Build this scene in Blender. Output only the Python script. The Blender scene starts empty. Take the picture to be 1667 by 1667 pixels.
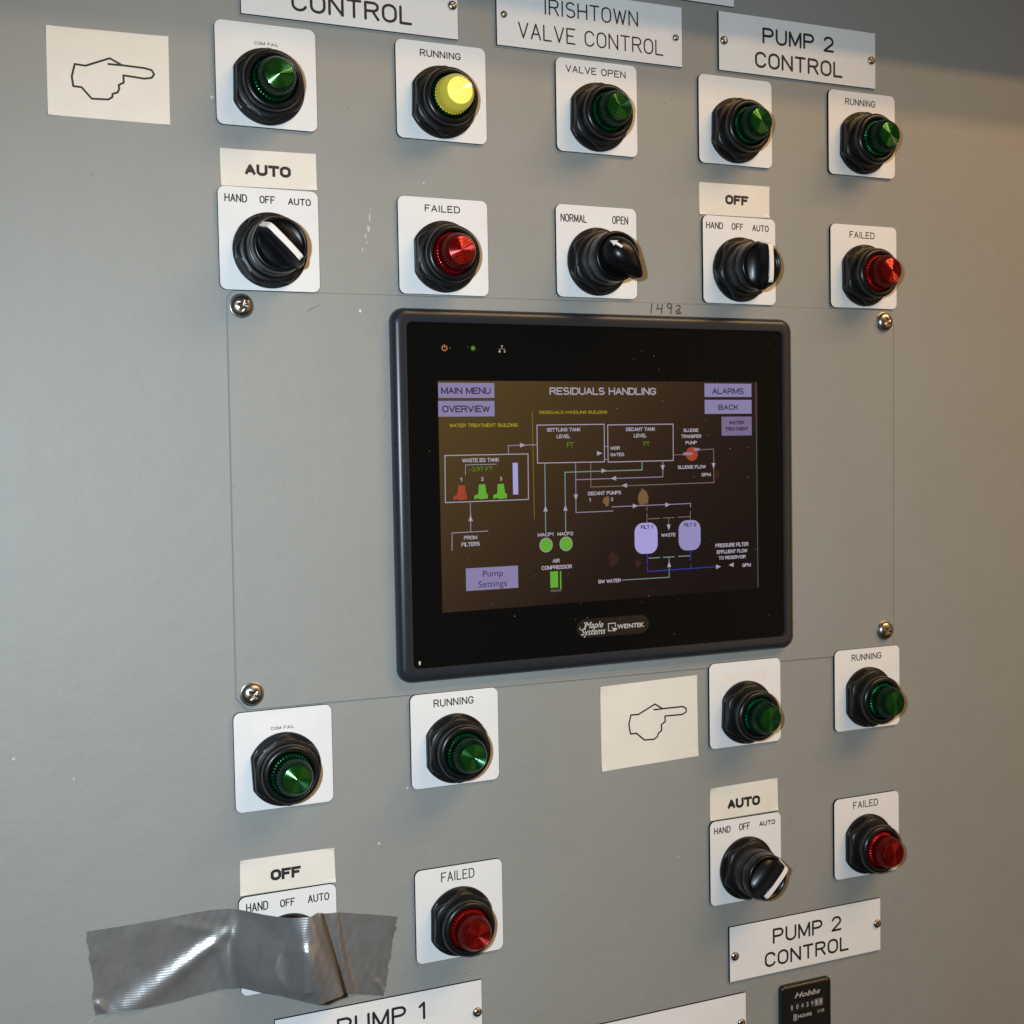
import bpy, bmesh, math, random
from mathutils import Matrix, Vector

# ------------------------------------------------------------------ scene, camera, light
scene = bpy.context.scene
C = scene.collection
MM = 0.001
rng = random.Random(7)

cam_data = bpy.data.cameras.new('camera')
cam = bpy.data.objects.new('camera', cam_data)
C.objects.link(cam)
cam_data.sensor_width = 36.0
cam_data.sensor_fit = 'HORIZONTAL'
cam_data.lens = 45.4806
cam_data.clip_start = 0.01
cam_data.clip_end = 50.0
CAMROT = Matrix(((0.912223, 0.035239, -0.408177), (-0.409306, 0.034978, -0.911727), (-0.017851, 0.998767, 0.046331)))
cam.matrix_world = Matrix.Translation(Vector((-0.5, -0.7873, 0.0))) @ CAMROT.to_4x4()
scene.camera = cam

world = bpy.data.worlds.new("World")
scene.world = world
world.use_nodes = True
bg = world.node_tree.nodes['Background']
bg.inputs['Color'].default_value = (1.0, 0.70, 0.42, 1)
bg.inputs['Strength'].default_value = 0.025

def aim(o, p):
    d = Vector(p) - o.location
    o.rotation_euler = d.to_track_quat('-Z', 'Y').to_euler()

# the camera's flash, beside the lens
fl = bpy.data.lights.new('flash', 'SPOT')
fl.energy = 34.0
fl.color = (0.72, 0.86, 0.97)
fl.spot_size = math.radians(105)
fl.spot_blend = 1.0
fl.shadow_soft_size = 0.012
flash = bpy.data.objects.new('flash', fl)
flash.location = (-0.585, -0.80, 0.035)
C.objects.link(flash)
aim(flash, (-0.12, 0.0, -0.20))

# two warm fluorescent fittings on the ceiling, running along the cabinet row
def ceiling_light(name, x, y, z, ln, energy):
    kl = bpy.data.lights.new(name, 'AREA')
    kl.shape = 'RECTANGLE'
    kl.size = ln
    kl.size_y = 0.10
    kl.energy = energy
    kl.color = (1.0, 0.60, 0.26)
    o = bpy.data.objects.new(name, kl)
    o.location = (x, y, z)
    C.objects.link(o)
    d = Vector((0.0, 0.9, -0.9))
    o.rotation_euler = d.to_track_quat('-Z', 'Y').to_euler()
    return o
ceiling_light('ceiling_light_near', 1.20, -1.5, 1.53, 2.2, 21.0)
ceiling_light('ceiling_light_far', 1.25, -1.2, 1.71, 2.0, 26.0)

# area lamp standing in for an unseen warm wall, placed for its soft reflection
wl = bpy.data.lights.new('room_fill_light', 'AREA')
wl.shape = 'RECTANGLE'
wl.size = 2.2
wl.size_y = 1.6
wl.energy = 9.0
wl.color = (1.0, 0.60, 0.26)
room = bpy.data.objects.new('room_fill_light', wl)
room.location = (1.95, -1.5, -0.05)
room.rotation_euler = (math.radians(90), 0, 0)
C.objects.link(room)

scene.view_settings.view_transform = 'Standard'
scene.view_settings.look = 'None'
scene.view_settings.gamma = 1.0
scene.view_settings.exposure = 0.0

# ------------------------------------------------------------------ materials
def mat(name, base=(0.5, 0.5, 0.5), rough=0.5, metal=0.0, coat=0.0, emit=None, estr=0.0, spec=0.5, trans=0.0):
    m = bpy.data.materials.new(name)
    m.use_nodes = True
    b = m.node_tree.nodes['Principled BSDF']
    b.inputs['Base Color'].default_value = (*base, 1)
    b.inputs['Roughness'].default_value = rough
    b.inputs['Metallic'].default_value = metal
    b.inputs['Coat Weight'].default_value = coat
    b.inputs['Specular IOR Level'].default_value = spec
    b.inputs['Transmission Weight'].default_value = trans
    if emit:
        b.inputs['Emission Color'].default_value = (*emit, 1)
        b.inputs['Emission Strength'].default_value = estr
    return m

def nodes_of(m):
    return m.node_tree.nodes, m.node_tree.links, m.node_tree.nodes['Principled BSDF']

def noise(nt, scale, detail=4.0, rough=0.6, coord='Object', stretch=None):
    tc = nt.nodes.new('ShaderNodeTexCoord')
    mp = nt.nodes.new('ShaderNodeMapping')
    if stretch:
        mp.inputs['Scale'].default_value = stretch
    n = nt.nodes.new('ShaderNodeTexNoise')
    n.inputs['Scale'].default_value = scale
    n.inputs['Detail'].default_value = detail
    n.inputs['Roughness'].default_value = rough
    nt.links.new(tc.outputs[coord], mp.inputs['Vector'])
    nt.links.new(mp.outputs['Vector'], n.inputs['Vector'])
    return n

def ramp(nt, fac, stops):
    r = nt.nodes.new('ShaderNodeValToRGB')
    els = r.color_ramp.elements
    while len(els) > 2:
        els.remove(els[-1])
    for i, (p, c) in enumerate(stops):
        e = els[i] if i < 2 else els.new(p)
        e.position = p
        e.color = (*c, 1) if len(c) == 3 else c
    nt.links.new(fac, r.inputs['Fac'])
    return r

def add_bump(m, scale, strength, dist, detail=3.0, stretch=None):
    nt = m.node_tree
    n = noise(nt, scale, detail, 0.55, stretch=stretch)
    b = nt.nodes.new('ShaderNodeBump')
    b.inputs['Strength'].default_value = strength
    b.inputs['Distance'].default_value = dist
    nt.links.new(n.outputs['Fac'], b.inputs['Height'])
    nt.links.new(b.outputs['Normal'], nt.nodes['Principled BSDF'].inputs['Normal'])
    return b

def mottle(m, scale, c0, c1, detail=6.0, stretch=None):
    nt = m.node_tree
    n = noise(nt, scale, detail, 0.65, stretch=stretch)
    r = ramp(nt, n.outputs['Fac'], [(0.35, c0), (0.68, c1)])
    nt.links.new(r.outputs['Color'], nt.nodes['Principled BSDF'].inputs['Base Color'])

def paint(name, c0, c1, rough):
    m = mat(name, c1, rough, spec=1.0)
    nt = m.node_tree
    b = nt.nodes['Principled BSDF']
    n1 = noise(nt, 9.0, 5.0, 0.6)
    r1 = ramp(nt, n1.outputs['Fac'], [(0.30, c0), (0.72, c1)])
    # faint scuffs and specks of the paint
    n2 = noise(nt, 260.0, 2.0, 0.5)
    r2 = ramp(nt, n2.outputs['Fac'], [(0.20, (0.62, 0.60, 0.58)), (0.25, (1, 1, 1))])
    n3 = noise(nt, 60.0, 6.0, 0.75, stretch=(1.0, 1.0, 0.18))
    r3 = ramp(nt, n3.outputs['Fac'], [(0.44, (0.985, 0.985, 0.985)), (0.56, (1.0, 1.0, 1.0))])
    mx = nt.nodes.new('ShaderNodeMix'); mx.data_type = 'RGBA'; mx.blend_type = 'MULTIPLY'
    mx.inputs[0].default_value = 1.0
    nt.links.new(r1.outputs['Color'], mx.inputs[6]); nt.links.new(r2.outputs['Color'], mx.inputs[7])
    my = nt.nodes.new('ShaderNodeMix'); my.data_type = 'RGBA'; my.blend_type = 'MULTIPLY'
    my.inputs[0].default_value = 1.0
    nt.links.new(mx.outputs[2], my.inputs[6]); nt.links.new(r3.outputs['Color'], my.inputs[7])
    nt.links.new(my.outputs[2], b.inputs['Base Color'])
    # orange peel
    o1 = noise(nt, 330.0, 2.0, 0.5)
    o2 = noise(nt, 45.0, 2.0, 0.5)
    ad = nt.nodes.new('ShaderNodeMath'); ad.operation = 'MULTIPLY_ADD'
    ad.inputs[1].default_value = 4.0
    nt.links.new(o2.outputs['Fac'], ad.inputs[0]); nt.links.new(o1.outputs['Fac'], ad.inputs[2])
    bp = nt.nodes.new('ShaderNodeBump')
    bp.inputs['Strength'].default_value = 0.75
    bp.inputs['Distance'].default_value = 0.00016
    nt.links.new(ad.outputs[0], bp.inputs['Height'])
    nt.links.new(bp.outputs['Normal'], b.inputs['Normal'])
    rr = nt.nodes.new('ShaderNodeMapRange')
    rr.inputs['To Min'].default_value = rough - 0.05
    rr.inputs['To Max'].default_value = rough + 0.07
    nt.links.new(n1.outputs['Fac'], rr.inputs['Value'])
    nt.links.new(rr.outputs['Result'], b.inputs['Roughness'])
    return m

M = {}
M['paint'] = paint('grey_paint', (0.248, 0.259, 0.247), (0.262, 0.273, 0.260), 0.60)
M['paint2'] = paint('grey_paint_sheet', (0.247, 0.257, 0.244), (0.261, 0.271, 0.257), 0.60)
M['edge'] = mat('sheet_edge', (0.30, 0.31, 0.31), 0.4)
M['white'] = mat('engraving_white', (0.78, 0.79, 0.79), 0.30)
mottle(M['white'], 22.0, (0.75, 0.76, 0.76), (0.80, 0.808, 0.805))
add_bump(M['white'], 900.0, 0.12, 0.00004)
M['cream'] = mat('cream_label', (0.76, 0.73, 0.65), 0.42)
mottle(M['cream'], 30.0, (0.75, 0.715, 0.64), (0.79, 0.765, 0.69))
M['core'] = mat('engraving_core', (0.006, 0.006, 0.007), 0.6, spec=0.15)
M['ink'] = mat('engraved_ink', (0.015, 0.015, 0.017), 0.55)
M['marker'] = mat('marker_ink', (0.05, 0.035, 0.025), 0.5)
M['black'] = mat('black_plastic', (0.007, 0.007, 0.0075), 0.38, spec=0.32)
add_bump(M['black'], 700.0, 0.25, 0.00005)
M['black_ring'] = mat('black_ring', (0.007, 0.007, 0.0075), 0.30, spec=0.35)
add_bump(M['black_ring'], 500.0, 0.12, 0.00005)
M['gloss'] = mat('glossy_black_knob', (0.004, 0.004, 0.005), 0.30, spec=0.34)
add_bump(M['gloss'], 160.0, 0.10, 0.0001)
M['stripe'] = mat('pointer_white', (0.78, 0.76, 0.72), 0.4)
M['steel'] = mat('screw_steel', (0.50, 0.47, 0.43), 0.32, metal=1.0)
mottle(M['steel'], 420.0, (0.26, 0.23, 0.19), (0.46, 0.44, 0.41))
add_bump(M['steel'], 600.0, 0.2, 0.00008)
M['steel_dark'] = mat('screw_recess', (0.10, 0.09, 0.08), 0.4, metal=0.8)

def lens_mat(name, deep, bright, rough=0.30, metal=0.75, coat=0.35):
    """dyed plastic; light thrown back by its prisms is put into tone and metal"""
    m = mat(name, bright, rough, metal=metal, coat=coat)
    nt = m.node_tree
    b = nt.nodes['Principled BSDF']
    b.inputs['Coat Roughness'].default_value = 0.05
    n = noise(nt, 140.0, 3.0, 0.6)
    r = ramp(nt, n.outputs['Fac'], [(0.30, deep), (0.70, bright)])
    nt.links.new(r.outputs['Color'], b.inputs['Base Color'])
    return m
M['green'] = lens_mat('green_lens', (0.0, 0.14, 0.05), (0.002, 0.34, 0.14), 0.27, 0.97)
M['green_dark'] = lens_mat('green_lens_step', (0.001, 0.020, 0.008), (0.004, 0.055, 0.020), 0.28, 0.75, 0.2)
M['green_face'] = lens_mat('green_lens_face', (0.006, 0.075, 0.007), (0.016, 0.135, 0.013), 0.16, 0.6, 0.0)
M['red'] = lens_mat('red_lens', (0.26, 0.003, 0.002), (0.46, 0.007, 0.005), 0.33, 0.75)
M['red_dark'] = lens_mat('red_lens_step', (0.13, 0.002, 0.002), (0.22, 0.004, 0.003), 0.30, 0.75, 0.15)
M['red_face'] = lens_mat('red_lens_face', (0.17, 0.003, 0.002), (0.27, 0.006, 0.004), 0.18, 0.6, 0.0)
M['lit_face'] = mat('lit_lens_face', (0.80, 0.68, 0.12), 0.18, emit=(1.0, 0.86, 0.24), estr=0.60)
M['lit_groove'] = mat('lit_lens_groove', (0.70, 0.55, 0.08), 0.25, emit=(0.95, 0.72, 0.12), estr=0.30)
M['lit_side'] = mat('lit_lens_side', (0.42, 0.40, 0.03), 0.22, coat=0.4, emit=(0.95, 0.74, 0.10), estr=0.15)
M['bezel'] = mat('bezel_plastic', (0.017, 0.021, 0.027), 0.33, spec=0.45)
add_bump(M['bezel'], 900.0, 0.15, 0.00004)
M['glass'] = mat('screen_glass', (0.0048, 0.0045, 0.0042), 0.22, spec=0.04)
M['stain'] = mat('dried_smear', (0.17, 0.105, 0.05), 0.85, spec=0.1)
M['stain_faint'] = mat('faint_smear', (0.035, 0.016, 0.011), 0.8, spec=0.1)
M['chip'] = mat('bare_chip', (0.52, 0.51, 0.48), 0.7)
M['dark_chip'] = mat('dark_nick', (0.06, 0.055, 0.05), 0.6)
M['meter'] = mat('meter_case', (0.012, 0.011, 0.011), 0.25)
M['print'] = mat('pale_print', (0.45, 0.45, 0.43), 0.5)
M['wheel'] = mat('counter_wheel', (0.16, 0.15, 0.15), 0.5)
M['print_dim'] = mat('worn_print', (0.26, 0.25, 0.24), 0.5)

def screen_mat(key, col, s):
    M[key] = mat('screen_' + key, (0.006, 0.006, 0.006), 0.35, emit=col, estr=s, spec=0.10)
screen_mat('eV', (0.285, 0.245, 0.450), 0.80)
screen_mat('eV2', (0.400, 0.365, 0.720), 0.88)
screen_mat('eV3', (0.330, 0.295, 0.560), 0.82)
screen_mat('eVd', (0.205, 0.160, 0.300), 0.80)
screen_mat('eW', (0.480, 0.430, 0.520), 0.72)
screen_mat('eL', (0.330, 0.270, 0.440), 0.72)
screen_mat('eN', (0.230, 0.170, 0.150), 0.80)
screen_mat('eT', (0.190, 0.330, 0.300), 0.80)
screen_mat('eG', (0.130, 0.420, 0.035), 0.85)
screen_mat('eGt', (0.110, 0.300, 0.020), 0.80)
screen_mat('eY', (0.330, 0.270, 0.020), 0.80)
screen_mat('eO', (0.400, 0.060, 0.022), 0.80)
screen_mat('eU', (0.030, 0.040, 0.330), 0.90)
screen_mat('eS', (0.120, 0.120, 0.095), 0.60)
screen_mat('eK', (0.035, 0.022, 0.050), 0.80)
screen_mat('eRed', (0.8, 0.25, 0.09), 0.7)
screen_mat('eGreen', (0.28, 0.75, 0.09), 0.6)

# the backlit screen: an LCD seen at a slant leaks brownish light, least at its lower right
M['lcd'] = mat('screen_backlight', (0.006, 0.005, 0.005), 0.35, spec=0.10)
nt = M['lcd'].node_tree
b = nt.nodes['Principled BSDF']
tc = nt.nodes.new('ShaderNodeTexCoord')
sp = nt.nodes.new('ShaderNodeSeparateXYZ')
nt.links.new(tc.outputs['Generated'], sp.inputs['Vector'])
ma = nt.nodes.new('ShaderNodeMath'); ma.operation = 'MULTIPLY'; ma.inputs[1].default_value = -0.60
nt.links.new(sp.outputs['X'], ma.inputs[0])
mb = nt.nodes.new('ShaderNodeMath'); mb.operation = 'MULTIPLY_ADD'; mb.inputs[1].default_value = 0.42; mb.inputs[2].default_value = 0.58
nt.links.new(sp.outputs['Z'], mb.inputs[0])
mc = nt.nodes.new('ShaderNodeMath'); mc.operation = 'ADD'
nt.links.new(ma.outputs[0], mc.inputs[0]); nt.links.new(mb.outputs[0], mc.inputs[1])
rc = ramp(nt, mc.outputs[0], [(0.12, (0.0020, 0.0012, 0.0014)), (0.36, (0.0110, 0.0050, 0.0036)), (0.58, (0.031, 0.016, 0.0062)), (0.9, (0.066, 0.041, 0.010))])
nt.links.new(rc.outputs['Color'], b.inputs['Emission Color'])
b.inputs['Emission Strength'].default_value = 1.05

# duct tape: silvery vinyl with the woven scrim showing through
M['tape'] = mat('duct_tape', (0.26, 0.255, 0.25), 0.36, metal=0.55, spec=0.6)
nt = M['tape'].node_tree
b = nt.nodes['Principled BSDF']
uv = nt.nodes.new('ShaderNodeUVMap')
mp = nt.nodes.new('ShaderNodeMapping'); mp.inputs['Scale'].default_value = (1, 1, 1)
nt.links.new(uv.outputs['UV'], mp.inputs['Vector'])
wv = nt.nodes.new('ShaderNodeTexWave'); wv.wave_type = 'BANDS'; wv.bands_direction = 'Y'
wv.inputs['Scale'].default_value = 23.0; wv.inputs['Distortion'].default_value = 1.1
wv.inputs['Detail'].default_value = 2.0; wv.inputs['Detail Scale'].default_value = 2.2
nt.links.new(mp.outputs['Vector'], wv.inputs['Vector'])
wx = nt.nodes.new('ShaderNodeTexWave'); wx.wave_type = 'BANDS'; wx.bands_direction = 'X'
wx.inputs['Scale'].default_value = 26.0; wx.inputs['Distortion'].default_value = 3.0; wx.inputs['Detail'].default_value = 2.0
nt.links.new(mp.outputs['Vector'], wx.inputs['Vector'])
wm = nt.nodes.new('ShaderNodeMath'); wm.operation = 'MULTIPLY_ADD'; wm.inputs[1].default_value = 0.35
nt.links.new(wx.outputs['Fac'], wm.inputs[0]); nt.links.new(wv.outputs['Fac'], wm.inputs[2])
bp = nt.nodes.new('ShaderNodeBump'); bp.inputs['Strength'].default_value = 0.14; bp.inputs['Distance'].default_value = 0.00018
nt.links.new(wm.outputs[0], bp.inputs['Height'])
nt.links.new(bp.outputs['Normal'], b.inputs['Normal'])
n = noise(nt, 60.0, 4.0, 0.6)
r = ramp(nt, n.outputs['Fac'], [(0.3, (0.23, 0.232, 0.235)), (0.7, (0.30, 0.302, 0.305))])
nt.links.new(r.outputs['Color'], b.inputs['Base Color'])

# ------------------------------------------------------------------ mesh helpers (millimetres in, metres out)
# panel coordinates: x to the right, z up, d = distance in front of the panel (world -y)
def P(x, z, d):
    return Vector((x * MM, -d * MM, z * MM))

def new_obj(name, verts, faces, mats, parent=None, loc=(0, 0, 0), fm=None, smooth=False, sharp=None):
    me = bpy.data.meshes.new(name)
    me.from_pydata([tuple(v) for v in verts], [], faces)
    for m in (mats if isinstance(mats, (list, tuple)) else [mats]):
        me.materials.append(m)
    if fm:
        for p, i in zip(me.polygons, fm):
            p.material_index = i
    bm = bmesh.new(); bm.from_mesh(me)
    bmesh.ops.recalc_face_normals(bm, faces=bm.faces)
    if smooth:
        for f in bm.faces:
            f.smooth = True
        lim = math.radians(sharp or 35)
        for e in bm.edges:
            if len(e.link_faces) == 2 and e.calc_face_angle(0) > lim:
                e.smooth = False
    bm.to_mesh(me); bm.free()
    return link(name, me, parent, loc)

def link(name, me, parent=None, loc=(0, 0, 0)):
    o = bpy.data.objects.new(name, me)
    o.location = loc
    C.objects.link(o)
    if parent is not None:
        o.parent = parent
    return o

def flat_obj(name, verts, faces, m, parent=None, loc=(0, 0, 0)):
    """flat printed faces turned to look out of the panel"""
    me = bpy.data.meshes.new(name)
    me.from_pydata([tuple(v) for v in verts], [], faces)
    me.materials.append(m)
    bm = bmesh.new(); bm.from_mesh(me)
    bm.normal_update()
    bad = [f for f in bm.faces if f.normal.y > 0]
    if bad:
        bmesh.ops.reverse_faces(bm, faces=bad)
    bm.to_mesh(me); bm.free()
    return link(name, me, parent, loc)

def thing(name, label, cat, loc=(0, 0, 0), group=None):
    o = bpy.data.objects.new(name, None)
    o.empty_display_size = 0.01
    o.location = loc
    C.objects.link(o)
    return tag(o, label, cat, group)

def tag(o, label=None, cat=None, group=None, kind=None):
    if label: o['label'] = label
    if cat: o['category'] = cat
    if group: o['group'] = group
    if kind: o['kind'] = kind
    return o

def rrect(x0, x1, z0, z1, r, n=6):
    pts = []
    for cx, cz, a0 in ((x1 - r, z1 - r, 0), (x0 + r, z1 - r, 90), (x0 + r, z0 + r, 180), (x1 - r, z0 + r, 270)):
        if r <= 0:
            pts.append((cx, cz)); continue
        for i in range(n + 1):
            a = math.radians(a0 + 90 * i / n)
            pts.append((cx + r * math.cos(a), cz + r * math.sin(a)))
    return pts

def slab(name, outline, d0, d1, face_m, side_m, parent=None, loc=(0, 0, 0), chamfer=0.15):
    """a sheet with its own thickness: white face, dark cut edges"""
    n = len(outline)
    cx = sum(p[0] for p in outline) / n; cz = sum(p[1] for p in outline) / n
    W = max(abs(p[0] - cx) for p in outline)
    k = 1 - chamfer / W
    v = [P(x, z, d0) for x, z in outline] + [P(x, z, d1 - chamfer) for x, z in outline]
    v += [P(cx + (x - cx) * k, cz + (z - cz) * k, d1) for x, z in outline]
    f = []; fm = []
    for i in range(n):
        j = (i + 1) % n
        f.append((i, j, n + j, n + i)); fm.append(1)
        f.append((n + i, n + j, 2 * n + j, 2 * n + i)); fm.append(1)
    f.append(tuple(range(2 * n, 3 * n))); fm.append(0)
    f.append(tuple(reversed(range(n)))); fm.append(1)
    return new_obj(name, v, f, [face_m, side_m], parent, loc, fm)

def lathe(name, prof, mats, parent=None, loc=(0, 0, 0), seg=64, rfun=None, sharp=35, midx=None, cap=True, a0=0.0):
    """prof: list of (radius, depth[, material])"""
    v = []; f = []; fm = []
    for k, pr in enumerate(prof):
        r, d = pr[0], pr[1]
        for i in range(seg):
            a = 2 * math.pi * i / seg + a0
            rr = rfun(r, d, a, k) if rfun else r
            v.append(P(rr * math.cos(a), rr * math.sin(a), d))
    for k in range(len(prof) - 1):
        mi = prof[k + 1][2] if len(prof[k + 1]) > 2 else 0
        for i in range(seg):
            j = (i + 1) % seg
            f.append((k * seg + i, k * seg + j, (k + 1) * seg + j, (k + 1) * seg + i)); fm.append(mi)
    if cap:
        v.append(P(0, 0, prof[-1][1])); c = len(v) - 1
        b = (len(prof) - 1) * seg
        for i in range(seg):
            f.append((b + i, b + (i + 1) % seg, c)); fm.append(prof[-1][2] if len(prof[-1]) > 2 else 0)
    return new_obj(name, v, f, mats, parent, loc, fm, True, sharp)

# ---- single-stroke engraved letters on a 4 x 6 grid
def arc(cx, cz, rx, rz, a0, a1, n=8):
    return [(cx + rx * math.cos(math.radians(a0 + (a1 - a0) * i / n)), cz + rz * math.sin(math.radians(a0 + (a1 - a0) * i / n))) for i in range(n + 1)]
O_ = arc(2, 4, 2, 2, 90, 180, 5) + arc(2, 2, 2, 2, 180, 360, 10) + arc(2, 4, 2, 2, 0, 90, 5)
GLY = {
 'A': (4, [[(0, 0), (2, 6), (4, 0)], [(0.65, 2), (3.35, 2)]]),
 'C': (4, [arc(2, 4, 2, 2, 20, 180, 8) + arc(2, 2, 2, 2, 180, 340, 8)]),
 'D': (4, [[(0, 0), (0, 6), (1.8, 6)] + arc(1.8, 3.8, 2.2, 2.2, 90, 0, 5) + arc(1.8, 2.2, 2.2, 2.2, 0, -90, 5) + [(0, 0)]]),
 'E': (3.6, [[(3.6, 6), (0, 6), (0, 0), (3.6, 0)], [(0, 3.1), (2.8, 3.1)]]),
 'F': (3.5, [[(3.5, 6), (0, 6), (0, 0)], [(0, 3.1), (2.7, 3.1)]]),
 'G': (4, [arc(2, 4, 2, 2, 20, 180, 8) + arc(2, 2, 2, 2, 180, 360, 9) + [(4, 2.7), (2.3, 2.7)]]),
 'H': (4, [[(0, 0), (0, 6)], [(4, 0), (4, 6)], [(0, 3.1), (4, 3.1)]]),
 'I': (0.5, [[(0.25, 0), (0.25, 6)]]),
 'L': (3.3, [[(0, 6), (0, 0), (3.3, 0)]]),
 'M': (4.6, [[(0, 0), (0, 6), (2.3, 0.6), (4.6, 6), (4.6, 0)]]),
 'N': (4, [[(0, 0), (0, 6), (4, 0), (4, 6)]]),
 'O': (4, [O_]),
 'P': (4, [[(0, 0), (0, 6), (2.4, 6)] + arc(2.4, 4.45, 1.55, 1.55, 90, -90, 8) + [(0, 2.9)]]),
 'R': (4, [[(0, 0), (0, 6), (2.4, 6)] + arc(2.4, 4.5, 1.5, 1.5, 90, -90, 8) + [(0, 3)], [(2.2, 3), (4, 0)]]),
 'S': (3.8, [arc(1.9, 4.5, 1.8, 1.5, 35, 250, 9) + arc(1.9, 1.5, 1.9, 1.55, 75, -150, 9)]),
 'T': (4, [[(0, 6), (4, 6)], [(2, 6), (2, 0)]]),
 'U': (4, [[(0, 6), (0, 2)] + arc(2, 2, 2, 2, 180, 360, 9) + [(4, 6)]]),
 'V': (4, [[(0, 6), (2, 0), (4, 6)]]),
 'W': (5.6, [[(0, 6), (1.4, 0), (2.8, 5.4), (4.2, 0), (5.6, 6)]]),
 '1': (1.4, [[(0, 4.7), (1.4, 6), (1.4, 0)]]),
 '2': (3.8, [arc(1.9, 4.2, 1.8, 1.8, 165, -35, 9) + [(0, 0), (3.8, 0)]]),
 '3': (3.6, [arc(1.7, 4.5, 1.6, 1.5, 150, -80, 8), arc(1.7, 1.6, 1.9, 1.6, 80, -150, 9)]),
 '4': (3.6, [[(2.7, 0), (2.7, 6), (0, 1.8), (3.6, 1.8)]]),
 '9': (3.6, [arc(1.8, 4.2, 1.7, 1.8, 0, 360, 12), [(3.5, 4.2), (3.2, 1.5), (1.6, 0)]]),
 'B': (4, [[(0, 0), (0, 6), (2.3, 6)] + arc(2.3, 4.55, 1.4, 1.45, 90, -90, 6) + [(0, 3.1)], [(2.3, 3.1)] + arc(2.4, 1.55, 1.6, 1.55, 90, -90, 6) + [(0, 0)]]),
 'K': (4, [[(0, 0), (0, 6)], [(3.8, 6), (0.2, 2.3)], [(1.3, 3.3), (4, 0)]]),
 'Q': (4.3, [O_, [(2.6, 1.5), (4.2, -0.1)]]),
 '7': (3.6, [[(0, 6), (3.6, 6), (1.2, 0)]]),
 '-': (2.0, [[(0, 2.4), (2.0, 2.4)]]),
 '.': (0.3, [[(0, 0), (0.3, 0)]]),
 ' ': (1.6, []),
}
def ribbon(path, w, d, v, f):
    """a flat stroke with round ends and joints"""
    for (x0, z0), (x1, z1) in zip(path, path[1:]):
        dx, dz = x1 - x0, z1 - z0
        L = math.hypot(dx, dz)
        if L < 1e-6: continue
        nx, nz = -dz / L * w / 2, dx / L * w / 2
        b = len(v)
        v += [P(x0 + nx, z0 + nz, d), P(x1 + nx, z1 + nz, d), P(x1 - nx, z1 - nz, d), P(x0 - nx, z0 - nz, d)]
        f.append((b, b + 1, b + 2, b + 3))
        d += 0.0015
    for (x, z) in path:
        b = len(v)
        v += [P(x + w / 2 * math.cos(k * math.pi / 4), z + w / 2 * math.sin(k * math.pi / 4), d) for k in range(8)]
        f.append(tuple(range(b, b + 8)))
        d += 0.0015

def strokes_text(s, x0, z1, x1, z0, w, d, v, f, gap=1.5):
    tot = sum(GLY[c][0] for c in s) + gap * (len(s) - 1)
    x0 += w / 2; x1 -= w / 2; z1 -= w / 2; z0 += w / 2
    kx = (x1 - x0) / tot; kz = (z1 - z0) / 6
    x = 0
    for ch in s:
        gw, st = GLY[ch]
        for path in st:
            ribbon([(x0 + (x + a) * kx, z0 + b * kz) for a, b in path], w, d, v, f)
        x += gw + gap

def engraved(texts, w, d, parent, m='ink', gap=1.5):
    for t in texts:
        s, x0, z1, x1, z0 = t[:5]
        v = []; f = []
        strokes_text(s, x0, z1, x1, z0, w, d, v, f, gap)
        flat_obj('lettering', v, f, M[m], parent)

def sans(s, x0, z1, x1, z0, sw, d, m, parent, name='lettering', loc=(0, 0, 0), gap=1.25):
    """bold sans capitals with square-cut ends; sw = stroke as a share of the height"""
    v = []; f = []
    w = sw * (z1 - z0)
    tot = sum(GLY[c][0] * 1.08 for c in s) + gap * (len(s) - 1)
    kx = (x1 - x0 - w) / tot; kz = (z1 - z0 - w) / 6
    x = 0; n = 0
    for ch in s:
        gw, st = GLY[ch]
        for path in st:
            pts = [(x0 + w / 2 + (x + a * 1.08) * kx, z0 + w / 2 + b * kz) for a, b in path]
            for k, ((xa, za), (xb, zb)) in enumerate(zip(pts, pts[1:])):
                dx, dz = xb - xa, zb - za
                L = math.hypot(dx, dz)
                if L < 1e-6: continue
                ux, uz = dx / L, dz / L
                e = w / 2 * (1.0 if (abs(ux) < 0.05 or abs(uz) < 0.05) else 0.45)
                b_ = len(v); dd = d + 0.0012 * (n % 12); n += 1
                v += [P(xa - ux * e - uz * w / 2, za - uz * e + ux * w / 2, dd), P(xb + ux * e - uz * w / 2, zb + uz * e + ux * w / 2, dd),
                      P(xb + ux * e + uz * w / 2, zb + uz * e - ux * w / 2, dd), P(xa - ux * e + uz * w / 2, za - uz * e - ux * w / 2, dd)]
                f.append((b_, b_ + 1, b_ + 2, b_ + 3))
        x += gw * 1.08 + gap
    return flat_obj(name, v, f, m, parent, loc)

# ---- letters cut from Blender's own sans font, fitted to a box
FONT_CACHE = {}
def font_mesh(s, bold, shear=0.0):
    key = (s, bold, shear)
    if key not in FONT_CACHE:
        cu = bpy.data.curves.new('lettering', 'FONT')
        cu.body = s
        cu.size = 1.0
        cu.offset = bold
        cu.shear = shear
        cu.resolution_u = 3
        o = bpy.data.objects.new('lettering', cu)
        C.objects.link(o)
        dg = bpy.context.evaluated_depsgraph_get()
        me = bpy.data.meshes.new_from_object(o.evaluated_get(dg))
        vs = [(v.co.x, v.co.y) for v in me.vertices]
        fs = [tuple(p.vertices) for p in me.polygons]
        bpy.data.objects.remove(o); bpy.data.curves.remove(cu); bpy.data.meshes.remove(me)
        FONT_CACHE[key] = (vs, fs)
    return FONT_CACHE[key]

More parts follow.
